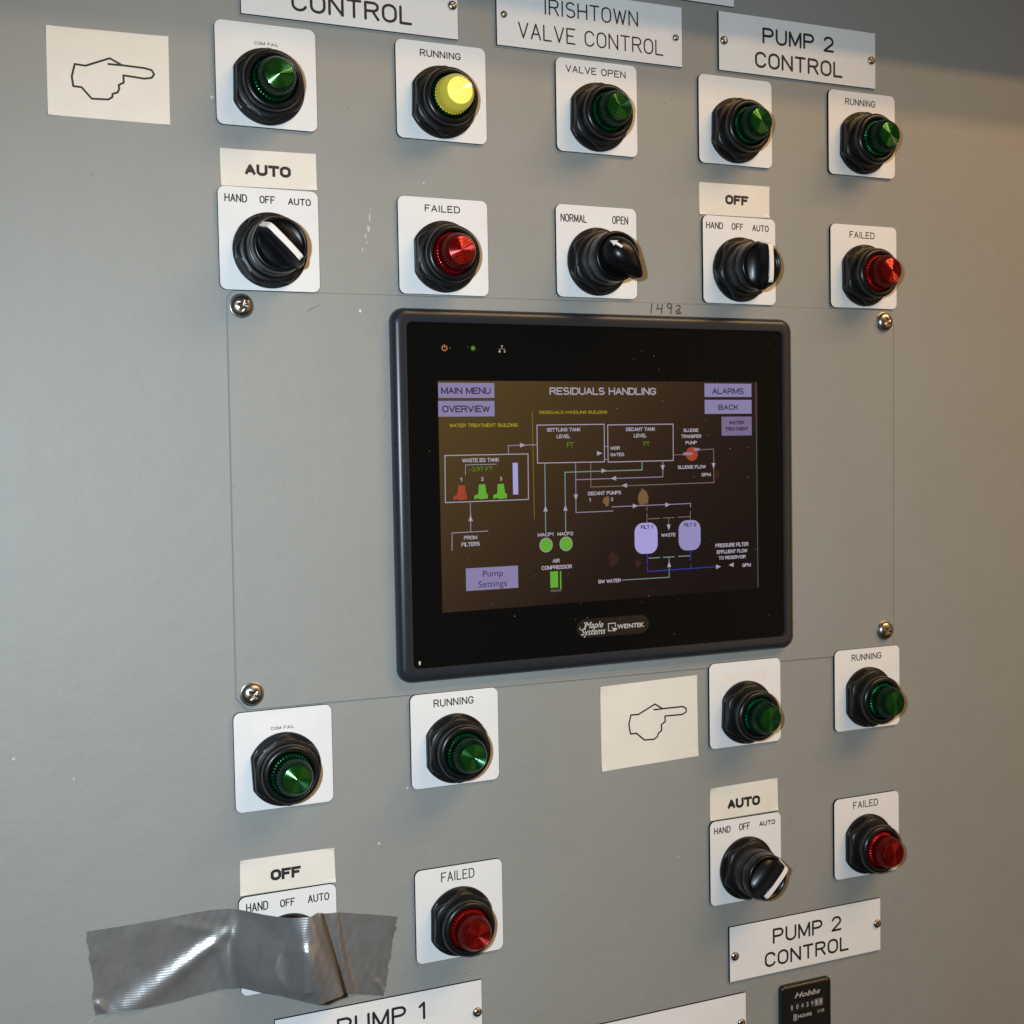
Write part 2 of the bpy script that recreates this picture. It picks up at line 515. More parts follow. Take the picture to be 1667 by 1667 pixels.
def printed(s, x0, z1, x1, z0, d, m, parent, bold=0.0, shear=0.0, name='lettering', tilt=0.0):
    vs, fs = font_mesh(s, bold, shear)
    a0 = min(v[0] for v in vs); a1 = max(v[0] for v in vs)
    b0 = min(v[1] for v in vs); b1 = max(v[1] for v in vs)
    v = []
    for a, b in vs:
        x = x0 + (a - a0) / (a1 - a0) * (x1 - x0)
        z = z0 + (b - b0) / (b1 - b0) * (z1 - z0) + tilt * (x - x0)
        v.append(P(x, z, d))
    return flat_obj(name, v, list(fs), m, parent)

# ------------------------------------------------------------------ measured layout (mm on the panel)
PLATES = {
  'P1': ((-306.13, 230.23), [ ('COM FAIL', -313.32, 250.5, -298.34, 248.46) ]),
  'P2': ((-192.48, 231.56), [ ('RUNNING', -207.03, 257.59, -178.91, 252.99) ]),
  'P3': ((-79.67, 231.97), [ ('VALVE OPEN', -103.28, 258.45, -57.42, 253.65) ]),
  'P4': ((-193.15, 133.17), [ ('FAILED', -205.88, 159.52, -181.49, 154.92) ]),
  'P5': ((-81.39, 134.8), [ ('NORMAL', -108.86, 159.48, -88.91, 154.05), ('OPEN', -69.41, 160.07, -56.91, 154.56) ]),
  'P6': ((-306.96, 131.83), [ ('HAND', -333.87, 158.44, -320.12, 153.45), ('OFF', -312.59, 158.31, -303.05, 153.55), ('AUTO', -294.98, 157.94, -280.64, 153.66) ]),
  'P7': ((31.93, 232.44), [  ]),
  'P8': ((144.27, 232.56), [ ('RUNNING', 128.62, 258.34, 156.59, 253.32) ]),
  'P9': ((145.37, 134.35), [ ('FAILED', 131.92, 160.45, 155.45, 155.33) ]),
  'P10': ((34.16, 134.16), [ ('HAND', 6.04, 160.54, 20.19, 155.67), ('OFF', 27.42, 160.57, 37.4, 155.75), ('AUTO', 45.03, 160.37, 59.28, 155.65) ]),
  'P11': ((-306.39, -187.42), [ ('COM FAIL', -314.34, -166.33, -299.49, -169.17) ]),
  'P12': ((-192.07, -187.05), [ ('RUNNING', -206.9, -160.4, -178.57, -165.53) ]),
  'P13': ((-191.35, -302.61), [ ('FAILED', -204.1, -275.15, -180.46, -281.76) ]),
  'P14': ((35.44, -185.77), [  ]),
  'P15': ((146.67, -185.1), [ ('RUNNING', 131.61, -158.23, 160.04, -163.3) ]),
  'P16': ((145.45, -298.54), [ ('FAILED', 132.32, -271.34, 156.1, -276.87) ]),
  'P17': ((34.67, -300.72), [ ('HAND', 7.29, -274.37, 21.4, -279.34), ('OFF', 28.76, -273.99, 38.47, -279.2), ('AUTO', 46.45, -274.8, 60.54, -278.55) ]),
  'P18': ((-306.2, -301.9), [ ('HAND', -332.69, -275.11, -318.86, -280.85), ('OFF', -311.46, -275.97, -301.94, -280.89), ('AUTO', -293.73, -275.94, -279.87, -281.02) ]),
}
HAND_A= [[(-417.0, 226.42), (-411.03, 226.11), (-397.51, 231.75), (-390.69, 228.46)], [(-398.42, 228.36), (-390.69, 228.46), (-378.11, 228.11), (-374.01, 227.34), (-372.66, 225.09), (-374.14, 222.91), (-378.29, 222.02), (-390.17, 222.73), (-390.06, 218.6), (-393.01, 216.89), (-392.73, 214.79), (-393.72, 212.57), (-396.64, 211.46), (-396.69, 209.69), (-399.05, 208.05), (-408.21, 207.66), (-413.69, 213.69), (-418.19, 213.83), (-418.81, 219.25), (-417.0, 226.42)]]
HAND_B= [[(-59.24, -185.5), (-53.17, -185.68), (-39.7, -179.66), (-33.74, -183.36)], [(-40.57, -183.54), (-16.83, -183.59), (-14.04, -185.29), (-14.07, -187.73), (-17.41, -189.26), (-31.7, -188.97), (-31.43, -192.84), (-34.73, -194.92), (-34.46, -198.93), (-37.25, -200.77), (-38.1, -203.1), (-41.04, -204.63), (-48.63, -204.23), (-54.97, -198.89), (-59.76, -198.81), (-60.93, -191.93), (-59.24, -185.5)]]
SCREEN_TEXT = [
   ('K', 'MAIN MENU', -199.22, 42.37, -164.48, 38.09) ,
   ('K', 'OVERVIEW', -198.65, 30.66, -165.19, 26.27) ,
   ('W', 'RESIDUALS HANDLING', -121.65, 42.71, -39.64, 37.67) ,
   ('K', 'ALARMS', 6.2, 42.66, 32.82, 38.42) ,
   ('K', 'BACK', 11.2, 31.03, 28.41, 27.14) ,
   ('K', 'WATER', 20.21, 19.49, 32.79, 16.85) ,
   ('K', 'TREATMENT', 16.59, 14.9, 36.55, 12.41) ,
   ('Y', 'WATER TREATMENT BUILDING', -194.0, 18.99, -145.35, 16.57) ,
   ('Y', 'RESIDUALS HANDLING BUILDING', -129.46, 27.07, -78.24, 24.98) ,
   ('W', 'SETTLING TANK', -124.32, 15.56, -98.76, 13.13) ,
   ('W', 'LEVEL', -116.96, 11.18, -106.73, 8.63) ,
   ('G', 'FT', -109.31, 5.81, -104.37, 2.47) ,
   ('W', 'DECANT TANK', -63.93, 15.4, -40.57, 12.87) ,
   ('W', 'LEVEL', -57.81, 11.03, -47.62, 8.48) ,
   ('G', 'FT', -49.99, 5.51, -45.46, 2.51) ,
   ('W', 'WEIR', -76.41, 2.54, -68.67, 0.24) ,
   ('W', 'GATES', -76.28, -1.87, -65.49, -4.18) ,
   ('W', 'WASTE EQ TANK', -185.61, -3.59, -159.2, -6.26) ,
   ('G', '-3.97 FT', -180.62, -9.3, -164.08, -12.25) ,
   ('W', '1', -187.37, -16.11, -185.89, -18.73) ,
   ('W', '2', -172.51, -16.02, -170.73, -18.47) ,
   ('W', '3', -159.17, -16.15, -157.43, -18.68) ,
   ('W', 'FROM', -185.38, -54.05, -175.96, -56.54) ,
   ('W', 'FILTERS', -187.21, -58.26, -174.15, -60.93) ,
   ('B', 'Pump', -172.51, -77.49, -157.99, -82.9) ,
   ('B', 'Settings', -175.68, -84.19, -155.39, -89.78) ,
   ('W', 'SLUDGE', -18.06, 14.23, -5.57, 11.84) ,
   ('W', 'TRANSFER', -19.78, 9.99, -3.15, 7.53) ,
   ('W', 'PUMP', -16.33, 5.52, -6.89, 3.12) ,
   ('W', 'SLUDGE FLOW', -22.92, -11.53, 0.28, -14.01) ,
   ('W', 'GPM', -3.47, -17.26, 4.26, -19.68) ,
   ('W', 'DECANT PUMPS', -94.01, -27.85, -68.33, -30.43) ,
   ('W', '1', -93.28, -32.28, -91.95, -34.81) ,
   ('W', '2', -76.27, -32.25, -74.73, -34.8) ,
   ('W', 'MACP1', -132.26, -54.38, -120.56, -56.89) ,
   ('W', 'MACP2', -117.6, -54.45, -105.74, -56.87) ,
   ('W', 'AIR', -121.57, -72.3, -116.15, -74.93) ,
   ('W', 'COMPRESSOR', -129.85, -76.62, -106.93, -79.36) ,
   ('W', 'BW WATER', -87.05, -88.31, -69.42, -90.89) ,
   ('B', 'FILT 1', -53.2, -52.46, -43.72, -54.98) ,
   ('B', 'FILT 2', -18.38, -52.29, -8.39, -54.69) ,
   ('W', 'WASTE', -36.93, -58.66, -25.26, -61.14) ,
   ('W', 'PRESSURE FILTER', 7.53, -67.88, 35.77, -70.62) ,
   ('W', 'EFFLUENT FLOW', 8.63, -72.62, 34.67, -75.26) ,
   ('W', 'TO RESERVOIR', 10.14, -76.98, 33.23, -79.47) ,
   ('W', 'GPM', 30.19, -83.12, 37.56, -85.74) ,
]
SCREEN_LINES = [
   ('W', 1.0, [(-197.43, -1.55), (-138.32, -1.45), (-138.53, -31.66), (-197.74, -31.93), (-197.43, -1.55)]) ,
   ('L', 1.0, [(-152.51, -1.05), (-152.55, 4.28), (-131.65, 4.55)]) ,
   ('W', 0.6, [(-183.38, -14.33), (-183.24, -7.86), (-161.38, -7.78)]) ,
   ('W', 1.0, [(-131.4, 17.56), (-80.74, 17.77), (-80.89, -7.83), (-131.41, -7.73), (-131.4, 17.56)]) ,
   ('W', 1.0, [(-78.02, 17.27), (-26.17, 17.48), (-26.39, -7.96), (-78.09, -8.06), (-78.02, 17.27)]) ,
   ('L', 0.7, [(-80.72, 2.6), (-78.26, 2.68)]) ,
   ('L', 0.7, [(-80.87, -6.32), (-78.4, -6.18)]) ,
   ('T', 1.1, [(-126.02, -7.85), (-126.24, -53.9)]) ,
   ('T', 1.1, [(-51.46, -8.39), (-51.54, -14.0), (-111.15, -14.26), (-111.26, -53.9)]) ,
   ('L', 1.0, [(-34.84, -8.72), (-34.99, -19.19), (-102.88, -19.47)]) ,
   ('L', 1.0, [(-103.02, -8.29), (-103.23, -39.86), (-103.32, -41.69), (-74.84, -41.59)]) ,
   ('N', 0.9, [(-91.45, -8.52), (-91.65, -24.74), (6.92, -24.23), (6.87, -0.52), (-4.6, -0.75)]) ,
   ('N', 0.8, [(-26.05, -4.09), (-18.31, -3.94)]) ,
   ('L', 3.0, [(-18.31, -3.55), (-10.66, -3.45)]) ,
   ('L', 3.0, [(-9.28, -0.27), (-4.73, -0.57)]) ,
   ('L', 1.0, [(-75.55, -38.78), (-12.66, -38.49), (-12.69, -41.06)]) ,
   ('N', 0.8, [(-12.93, -43.63), (-13.02, -50.49)]) ,
   ('N', 0.8, [(-48.03, -39.59), (-48.08, -42.4)]) ,
   ('N', 0.8, [(-48.1, -43.98), (-48.2, -50.85)]) ,
   ('N', 0.8, [(-47.32, -48.06), (-37.69, -48.03)]) ,
   ('N', 0.8, [(-35.6, -47.94), (-25.94, -47.9)]) ,
   ('N', 0.8, [(-23.09, -47.83), (-13.12, -47.74)]) ,
   ('N', 0.8, [(-30.68, -48.12), (-30.75, -52.66)]) ,
   ('U', 1.0, [(-48.33, -72.01), (-48.31, -79.64)]) ,
   ('U', 1.0, [(-48.33, -81.05), (-48.32, -84.73), (7.67, -84.28)]) ,
   ('U', 1.0, [(-13.1, -71.42), (-13.2, -79.05)]) ,
   ('U', 1.0, [(-13.1, -81.46), (-13.14, -84.33)]) ,
   ('T', 1.0, [(-47.4, -75.44), (-37.96, -75.46)]) ,
   ('T', 1.0, [(-35.67, -75.46), (-26.32, -75.53)]) ,
   ('T', 1.0, [(-23.34, -75.39), (-13.62, -75.41)]) ,
   ('T', 0.9, [(-30.74, -75.42), (-30.81, -89.67), (-68.32, -89.55)]) ,
   ('W', 0.7, [(-193.78, -63.07), (-193.54, -51.76), (-168.22, -51.52)]) ,
   ('L', 1.0, [(-180.38, -32.5), (-180.42, -51.34)]) ,
   ('S', 0.9, [(43.35, 47.11), (43.6, -101.12)]) ,
]
SCREEN_ARROWS = [('R', -141.96, 4.39), ('R', -84.48, -1.92), ('U', -126.13, -38.16), ('R', -81.27, -13.85), ('U', -111.22, -38.13), ('D', -35.05, -13.03), ('L', -74.22, -19.28), ('D', -103.2, -31.43), ('L', -65.81, -24.35), ('D', 6.72, -12.42), ('D', -30.78, -54.65), ('R', -57.17, -38.72), ('R', -31.21, -38.73), ('R', 10.05, -84.41), ('L', 20.7, -83.68), ('U', -30.81, -80.43), ('U', -180.38, -42.56)]
SCREEN_RECTS = [('V', (-201.11, 45.33, -161.83, 35.59)), ('V', (-201.37, 33.64, -161.93, 23.53)), ('V', (-0.1, 45.89, 39.47, 36.4)), ('V', (-0.11, 34.36, 39.47, 24.48)), ('V', (13.82, 22.41, 39.44, 8.88)), ('V', (-184.43, -75.35, -147.08, -90.14)), ('V2', (-149.66, -7.17, -145.88, -28.13)), ('G', (-123.42, -80.67, -117.55, -91.68)), ('G', (-116.14, -80.96, -115.13, -92.92)), ('S', (-123.33, -92.7, -115.16, -94.57))]
TANKS = [(-58.19, -50.74, -39.87, -72.25), (-22.79, -50.24, -4.71, -71.53)]
DOTS = [(-126.1, -62.7), (-111.11, -62.56), (-11.13, -3.67)]
PUMPS = [('O', [(-188.51, -20.92), (-183.99, -21.05), (-183.41, -26.89), (-182.58, -27.43), (-182.64, -30.15), (-187.67, -30.64), (-189.74, -29.8), (-192.18, -30.5), (-192.13, -27.92), (-189.33, -27.04)]), ('G', [(-174.02, -20.79), (-169.57, -20.78), (-168.85, -26.8), (-167.94, -27.35), (-167.85, -30.09), (-172.96, -30.59), (-175.05, -29.74), (-177.53, -30.44), (-177.48, -28.04), (-174.65, -27.02)]), ('G', [(-160.69, -20.88), (-156.26, -20.81), (-155.45, -26.93), (-154.16, -27.43), (-154.08, -30.26), (-159.46, -30.75), (-161.59, -29.89), (-163.95, -30.61), (-163.9, -27.99), (-161.18, -27.22)])]
DOTTED = [(-134.66, 26.57), (-134.44, -45.35)]
STAINS = [(-50.93, -33.82), (-79.42, -34.75), (-75.38, -74.9), (9.37, -18.53), (-55.98, -78.69)]
TAPE = [((-426.13, -277.04, 0.4), (-422.92, -327.74, 0.4)), ((-410.41, -277.13, 0.4), (-405.97, -327.59, 0.4)), ((-385.67, -276.85, 0.5), (-383.47, -328.89, 0.6)), ((-364.13, -276.01, 0.6), (-362.95, -327.08, 0.8)), ((-348.66, -276.27, 0.8), (-347.7, -326.0, 1.2)), ((-337.31, -277.82, 2.6), (-335.93, -326.54, 2.6)), ((-326.3, -279.27, 12), (-324.76, -327.79, 11)), ((-316.19, -277.41, 30), (-312.58, -327.81, 30)), ((-309.3, -276.46, 37), (-306.02, -328.63, 38)), ((-302.83, -276.31, 39), (-299.21, -329.81, 40)), ((-298.06, -276.2, 36), (-286.96, -329.28, 38)), ((-294.79, -277.6, 31), (-281.39, -330.36, 33)), ((-286.26, -288.04, 3.2), (-272.3, -342.22, 3.0)), ((-274.94, -289.75, 2.7), (-271.52, -342.76, 2.4)), ((-271.75, -290.99, 0.7), (-260.43, -346.36, 0.6)), ((-251.93, -295.55, 0.4), (-252.99, -348.26, 0.4)), ((-234.32, -299.83, 0.4), (-244.84, -350.14, 0.4))]


# ------------------------------------------------------------------ the setting: the painted steel front
panel = new_obj('cabinet_front', [P(-1300, -1100, 0), P(1400, -1100, 0), P(1400, 1100, 0), P(-1300, 1100, 0),
                                  P(-1300, -1100, -2), P(1400, -1100, -2), P(1400, 1100, -2), P(-1300, 1100, -2)],
                [(0, 1, 2, 3), (4, 7, 6, 5), (0, 4, 5, 1), (1, 5, 6, 2), (2, 6, 7, 3), (3, 7, 4, 0)], M['paint'])
tag(panel, 'grey painted steel front of the control cabinet', kind='structure')

# the drip hood over the panel, just above the frame; it shades the top of the front
hood = new_obj('cabinet_hood', [P(-1300, z, d) for z, d in ((372, 0.5), (372, 100), (376, 103), (392, 103), (430, 0.5))] + [P(1400, z, d) for z, d in ((372, 0.5), (372, 100), (376, 103), (392, 103), (430, 0.5))],
               [(i, (i + 1) % 5, 5 + (i + 1) % 5, 5 + i) for i in range(5)] + [(0, 1, 2, 3, 4), (9, 8, 7, 6, 5)], M['paint'])
tag(hood, 'grey painted steel drip hood over the top of the cabinet front', kind='structure')

def blob(name, x, z, rx, rz, d, m, parent, n=11, jag=0.35, rot=0.0):
    v = []
    for i in range(n):
        a = 2 * math.pi * i / n
        k = 1 + rng.uniform(-jag, jag)
        px, pz = rx * k * math.cos(a), rz * k * math.sin(a)
        v.append(P(x + px * math.cos(rot) - pz * math.sin(rot), z + px * math.sin(rot) + pz * math.cos(rot), d))
    v.append(P(x, z, d))
    return flat_obj(name, v, [(i, (i + 1) % n, n) for i in range(n)], m, parent)

for x, z, rx, rz, k in [(-241.6, 154.8, .35, 1.1, 0), (-242.2, 149.5, .5, 2.6, 0), (-243.2, 142.5, .9, 2.2, 0), (-245.2, 137.5, .5, 1.6, 0), (-244.6, 133.4, .35, .9, 0),
                        (-247.4, 129.0, .4, 1.2, 0), (-339.2, 215.1, .9, 1.0, 0), (-22.0, -291.7, .9, .55, 0),
                        (-205.4, 173.3, .55, .8, 0), (-245.5, -250.3, 1.1, 1.0, 0), (-463.0, -170.3, .8, .7, 0),
                        (-225.5, -216.7, .9, 1.1, 0), (-430.7, -185.9, .6, .7, 0), (-26.1, 240.5, .5, .5, 1),
                        (94.4, -395.9, .5, .5, 1), (-188.0, -346.0, .35, .3, 1), (-60.0, 196.0, .4, .3, 1), (-255.0, 216.0, .35, .3, 1)]:
    blob('paint_chip', x, z, rx, rz, 0.03, M['dark_chip'] if k else M['chip'], panel)

# ------------------------------------------------------------------ screws
def screw(name, r, h, parent, loc, rot=0.0, flange=0.0):
    """a domed cross-head screw; the recess is pressed into the dome"""
    seg = 48; v = []; f = []
    prof = []
    if flange:
        prof += [(r + flange, 0), (r + flange, 0.5), (r + 0.15, 0.75)]
    prof += [(r, 0.2 if not flange else 0.75), (r, h * 0.22)]
    N = 16
    for i in range(1, N + 1):
        t = i / N
        rr = r * math.cos(t * math.pi / 2) if i < N else 0.02
        prof.append((max(rr, 0.02), h * (0.22 + 0.78 * math.sin(t * math.pi / 2))))
    for (rr, d) in prof:
        for i in range(seg):
            a = 2 * math.pi * i / seg
            x, z = rr * math.cos(a), rr * math.sin(a)
            xr = x * math.cos(rot) - z * math.sin(rot); zr = x * math.sin(rot) + z * math.cos(rot)
            dd = d
            R = math.hypot(x, z)
            if R < r * 0.50:
                w = r * (0.12 - 0.07 * R / r)
                m_ = min(abs(xr), abs(zr))
                if m_ < w * 1.6:
                    dd = d - h * 0.24 * (1 - R / (r * 0.50)) ** 0.5 * min(1.0, (1.6 * w - m_) / (0.8 * w))
            v.append(P(x, z, dd))
    for k in range(len(prof) - 1):
        for i in range(seg):
            j = (i + 1) % seg
            f.append((k * seg + i, k * seg + j, (k + 1) * seg + j, (k + 1) * seg + i))
    b = (len(prof) - 1) * seg
    f.append(tuple(range(b, b + seg)))
    return new_obj(name, v, f, M['steel'], parent, loc, None, True, 50)

# ------------------------------------------------------------------ the thin cover sheet behind the touchscreen
cover = slab('cover_sheet', [(-330.3, 100.6), (-333.9, 96.0), (-335.0, -148.0), (-328.5, -155.4), (165.0, -158.8), (171.0, -158.8), (173.2, -156.0),
                             (174.4, 97.0), (170.5, 102.9)], 0, 0.8, M['paint2'], M['edge'], chamfer=0.65)
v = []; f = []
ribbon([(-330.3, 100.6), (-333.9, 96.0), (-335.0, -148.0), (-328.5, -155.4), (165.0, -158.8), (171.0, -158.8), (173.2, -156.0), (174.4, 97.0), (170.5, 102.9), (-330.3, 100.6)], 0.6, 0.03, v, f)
M['edge_dark'] = mat('dark_edge_line', (0.16, 0.16, 0.145), 0.8)
flat_obj('joint_line', v, f, M['edge_dark'], cover)  # thin dark outline drawn round the sheet so its edge shows
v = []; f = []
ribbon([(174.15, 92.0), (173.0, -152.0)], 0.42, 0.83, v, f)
flat_obj('edge_line', v, f, M['edge_dark'], cover)  # second dark line, along the right edge only
tag(cover, 'thin grey cover sheet screwed to the cabinet behind the black touchscreen', 'cover plate')
for (x, z, rot) in [(-325.1, 91.4, 0.3), (164.9, 93.8, 1.0), (164.1, -142.0, 0.6), (-325.2, -145.8, 0.75)]:
    screw('cover_screw', 6.9, 4.6, cover, (x * MM, -0.8 * MM, z * MM), rot, flange=0.5)
for x, z, rx, rz, r in [(-280, 91.5, 4.5, .5, .5), (62, 92, .4, .3, 0), (-290, -20, .4, .5, 0), (-262, -98, .5, .4, 0), (-255, 20, .3, .4, 0)]:
    blob('scuff', x, z, rx, rz, 0.83, mat('scuff_mark', (0.20, 0.20, 0.195), 0.5), cover, rot=r)
blob('paint_fleck', -250.1, 90.6, 0.85, 1.1, 0.84, mat('white_fleck', (0.75, 0.75, 0.74), 0.5), cover)

# handwritten number in marker above the touchscreen
mark_v = []; mark_f = []
def hand_digit(paths, x, z, w, h, sw):
    for p in paths:
        ribbon([(x + a * w, z + b * h) for a, b in p], sw, 0.83, mark_v, mark_f)
hand_digit([[(0.55, 1), (0.35, 0)]], -40.6, 95.0, 4, 6.2, .85)
hand_digit([[(0.2, 1), (0.05, 0.45), (0.75, 0.55)], [(0.9, 1), (0.75, 0)]], -34.5, 95.0, 5, 6.0, .85)
hand_digit([arc(.5, .72, .38, .26, 20, 380, 9), [(.86, .8), (.78, .3), (.75, -0.12)]], -26.5, 95.6, 4.6, 6.4, .9)
hand_digit([arc(.5, .76, .3, .22, 150, -60, 6) + [(.3, .35)], arc(.45, .22, .3, .2, 140, 420, 7), [(.3, .05), (.95, .12)]], -19.5, 94.8, 5.0, 6.2, .9)
flat_obj('marker_writing', mark_v, mark_f, M['marker'], cover)

# ------------------------------------------------------------------ engraved nameplates
def nameplate(label, x0, x1, z0, z1, screws, lines, w=1.75, sr=3.0, group='white engraved nameplates'):
    t = thing('nameplate', label, 'sign', ((x0 + x1) / 2 * MM, 0, (z0 + z1) / 2 * MM), group)
    L = (-t.location.x, 0, -t.location.z)
    slab('plate', rrect(x0, x1, z0, z1, 0), 0.05, 1.9, M['white'], M['core'], t, L)
    for (x, z) in screws:
        screw('screw', sr, 2.2, t, (x * MM + L[0], -1.9 * MM, z * MM + L[2]), rng.uniform(0, 1.5))
    for (s, a, b, c, d) in lines:
        v = []; f = []
        strokes_text(s, a, b, c, d, w, 1.94, v, f, 1.6)
        flat_obj('lettering', v, f, M['ink'], t, L)
    return t

nameplate('white nameplate reading CONTROL, cut by the top edge above the left indicator lamps', -320.8, -180.3, 266.2, 307.0, [(-184.2, 287.3), (-316.5, 286.8)], [('CONTROL', -289.8, 283.2, -211.7, 271.4)])
nameplate('white nameplate reading IRISHTOWN VALVE CONTROL in thin letters', -153.1, -12.0, 266.1, 307.0, [(-148.0, 286.1), (-17.4, 285.7)],
          [('IRISHTOWN', -118.6, 300.1, -47.05, 289.5), ('VALVE CONTROL', -137.85, 282.8, -27.3, 272.1)], w=1.1, sr=2.3)
nameplate('white nameplate whose lower edge shows at the top, above the PUMP 2 nameplate', -108.0, 31.5, 312.7, 353.0, [(-103.5, 333.0), (27.0, 333.0)], [])
nameplate('white nameplate reading PUMP 2 CONTROL at the top right', 18.2, 157.0, 267.5, 308.5, [(22.4, 288.4), (153.0, 288.0)],
          [('PUMP 2', 55.3, 301.4, 118.6, 289.9), ('CONTROL', 48.7, 283.9, 126.4, 272.3)])
nameplate('white nameplate reading PUMP 2 CONTROL at the bottom right above the hour meter', 19.5, 158.0, -390.3, -349.6, [(23.9, -371.6), (154.4, -369.1)],
          [('PUMP 2', 57.5, -356.9, 120.6, -368.5), ('CONTROL', 50.2, -373.9, 127.3, -385.2)], w=1.7, sr=3.3)
nameplate('white nameplate reading PUMP 1 at the bottom edge below the duct tape', -316.8, -176.8, -392.5, -351.6, [(-180.5, -373.0), (-313.0, -372.8)],
          [('PUMP 1', -277.0, -358.6, -217.1, -370.6)], sr=3.2)
nameplate('blank cream-white nameplate corner at the bottom edge left of the hour meter', -106.0, 33.3, -441.0, -400.3, [(28.8, -422.3)], [], sr=3.2)

# ------------------------------------------------------------------ paper and tape labels
def sticker(name, label, quad, text=None, d=0.2):
    cx = sum(p[0] for p in quad) / 4; cz = sum(p[1] for p in quad) / 4
    t = thing(name, label, 'label', (cx * MM, 0, cz * MM))
    L = (-cx * MM, 0, -cz * MM)
    # a sheet lying on the paint, its corners lifting by a hair
    n = 10; v = []; f = []
    for j in range(n + 1):
        for i in range(n + 1):
            a, b_ = i / n, j / n
            top = (quad[0][0] * (1 - a) + quad[1][0] * a, quad[0][1] * (1 - a) + quad[1][1] * a)
            bot = (quad[3][0] * (1 - a) + quad[2][0] * a, quad[3][1] * (1 - a) + quad[2][1] * a)
            x = top[0] * (1 - b_) + bot[0] * b_; z = top[1] * (1 - b_) + bot[1] * b_
            lift = 0.6 * (max(0, abs(2 * a - 1) - 0.72) / 0.28) ** 2 * (max(0, abs(2 * b_ - 1) - 0.72) / 0.28) ** 2
            v.append((x, z, d + lift))
    nn = len(v)
    vv = [P(x, z, q) for x, z, q in v] + [P(x, z, q - 0.15) for x, z, q in v]
    for j in range(n):
        for i in range(n):
            q = j * (n + 1) + i
            f.append((q, q + 1, q + n + 2, q + n + 1)); f.append((nn + q, nn + q + n + 1, nn + q + n + 2, nn + q + 1))
    ring = [i for i in range(n + 1)] + [j * (n + 1) + n for j in range(1, n + 1)] + [n * (n + 1) + i for i in range(n - 1, -1, -1)] + [j * (n + 1) for j in range(n - 1, 0, -1)]
    for i, q in enumerate(ring):
        r_ = ring[(i + 1) % len(ring)]
        f.append((q, nn + q, nn + r_, r_))
    new_obj('paper', vv, f, M['cream'], t, L)
    if text:
        s, x0, z1, x1, z0 = text
        sans(s, x0, z1, x1, z0, 0.27, d + 0.06, M['ink'], t, loc=L, gap=1.9)
    return t, L

t, L = sticker('hand_card', 'cream card with a pointing hand drawing at the upper left of the panel', [(-432.0, 246.6), (-363.9, 247.9), (-364.3, 196.5), (-432.4, 196.5)])
def hand_drawing(H, t, L, w):
    v = []; f = []
    for path in H:
        ribbon(path, w, 0.27, v, f)
    flat_obj('hand_outline', v, f, M['ink'], t, L)
hand_drawing(HAND_A, t, L, 1.15)
t, L = sticker('hand_card', 'cream card with a pointing hand drawing below the touchscreen', [(-83.1, -163.5), (-4.8, -162.0), (-4.3, -220.6), (-82.8, -222.8)])
hand_drawing(HAND_B, t, L, 1.1)
sticker('word_label', 'cream label reading bold AUTO above the upper left three-position switch', [(-335.5, 185.3), (-276.3, 186.2), (-276.1, 164.0), (-335.2, 163.2)], ('AUTO', -320.8, 177.2, -292.3, 170.4))
sticker('word_label', 'cream label reading bold OFF above the upper right three-position switch', [(1.6, 188.1), (61.4, 188.8), (61.2, 166.2), (1.8, 165.7)], ('OFF', 23.5, 180.7, 43.1, 173.9))
sticker('word_label', 'cream label reading bold AUTO above the lower right three-position switch', [(5.5, -245.8), (64.1, -244.8), (64.5, -269.0), (5.1, -269.2)], ('AUTO', 20.0, -255.6, 48.5, -262.9))
sticker('word_label', 'cream label reading bold OFF above the taped-over switch at the lower left', [(-335.3, -248.4), (-275.5, -248.7), (-274.9, -270.8), (-335.7, -270.3)], ('OFF', -316.5, -256.9, -297.3, -263.9))

# ------------------------------------------------------------------ operators: nut, ring, lens or knob on a square legend plate
APO = 19.9
def nut_radius(r, d, a, k):
    if k <= 2:                      # round flange with one flat side
        c = math.cos(a - math.pi)
        return min(r, FLAT / c) if c > 0.5 else r
    return min(r, APO / math.cos(((a + math.pi / 6) % (math.pi / 3)) - math.pi / 6))

def make_nut(parent, rot, flat=20.6):
    global FLAT
    FLAT = flat
    prof = [(23.0, 1.6), (23.0, 3.6), (22.6, 4.3), (22.2, 4.5), (22.2, 7.2), (21.5, 8.4), (20.4, 9.5), (19.2, 10.0), (17.2, 10.1)]
    o = lathe('nut', prof, M['black'], parent, (0, 0, 0), 144, nut_radius, 52, cap=False)
    o.rotation_euler = (0, rot, 0)
    return o

def flute(n, amp, lo, hi):
    def g(r, d, a, k):
        if lo <= k <= hi:
            return r - amp * (0.5 - 0.5 * math.cos(n * a)) ** 0.6
        return r
    return g

def lens_profile():
    p = [(13.7, 14.5, 0), (13.7, 15.2, 0), (13.65, 17.0, 0), (13.5, 18.8, 0), (13.0, 20.2, 0), (12.2, 21.0, 0), (11.6, 21.2, 1)]
    p += [(11.75, 21.8, 1), (11.8, 23.5, 1), (11.7, 26.5, 1), (11.3, 28.8, 1), (10.5, 30.8, 1), (9.5, 32.2, 1), (8.8, 32.9, 1), (8.45, 32.7, 1)]
    # concentric rings of the face
    R = 8.2; n = 8
    for i in range(n):
        r0 = R * (1 - i / n); r1 = R * (1 - (i + 0.62) / n)
        base = 32.8 + 0.5 * (1 - r0 / R)
        p.append((r0, base, 3 if i else 1)); p.append((max(r1, 0.12), base + 0.27, 2))
    return p

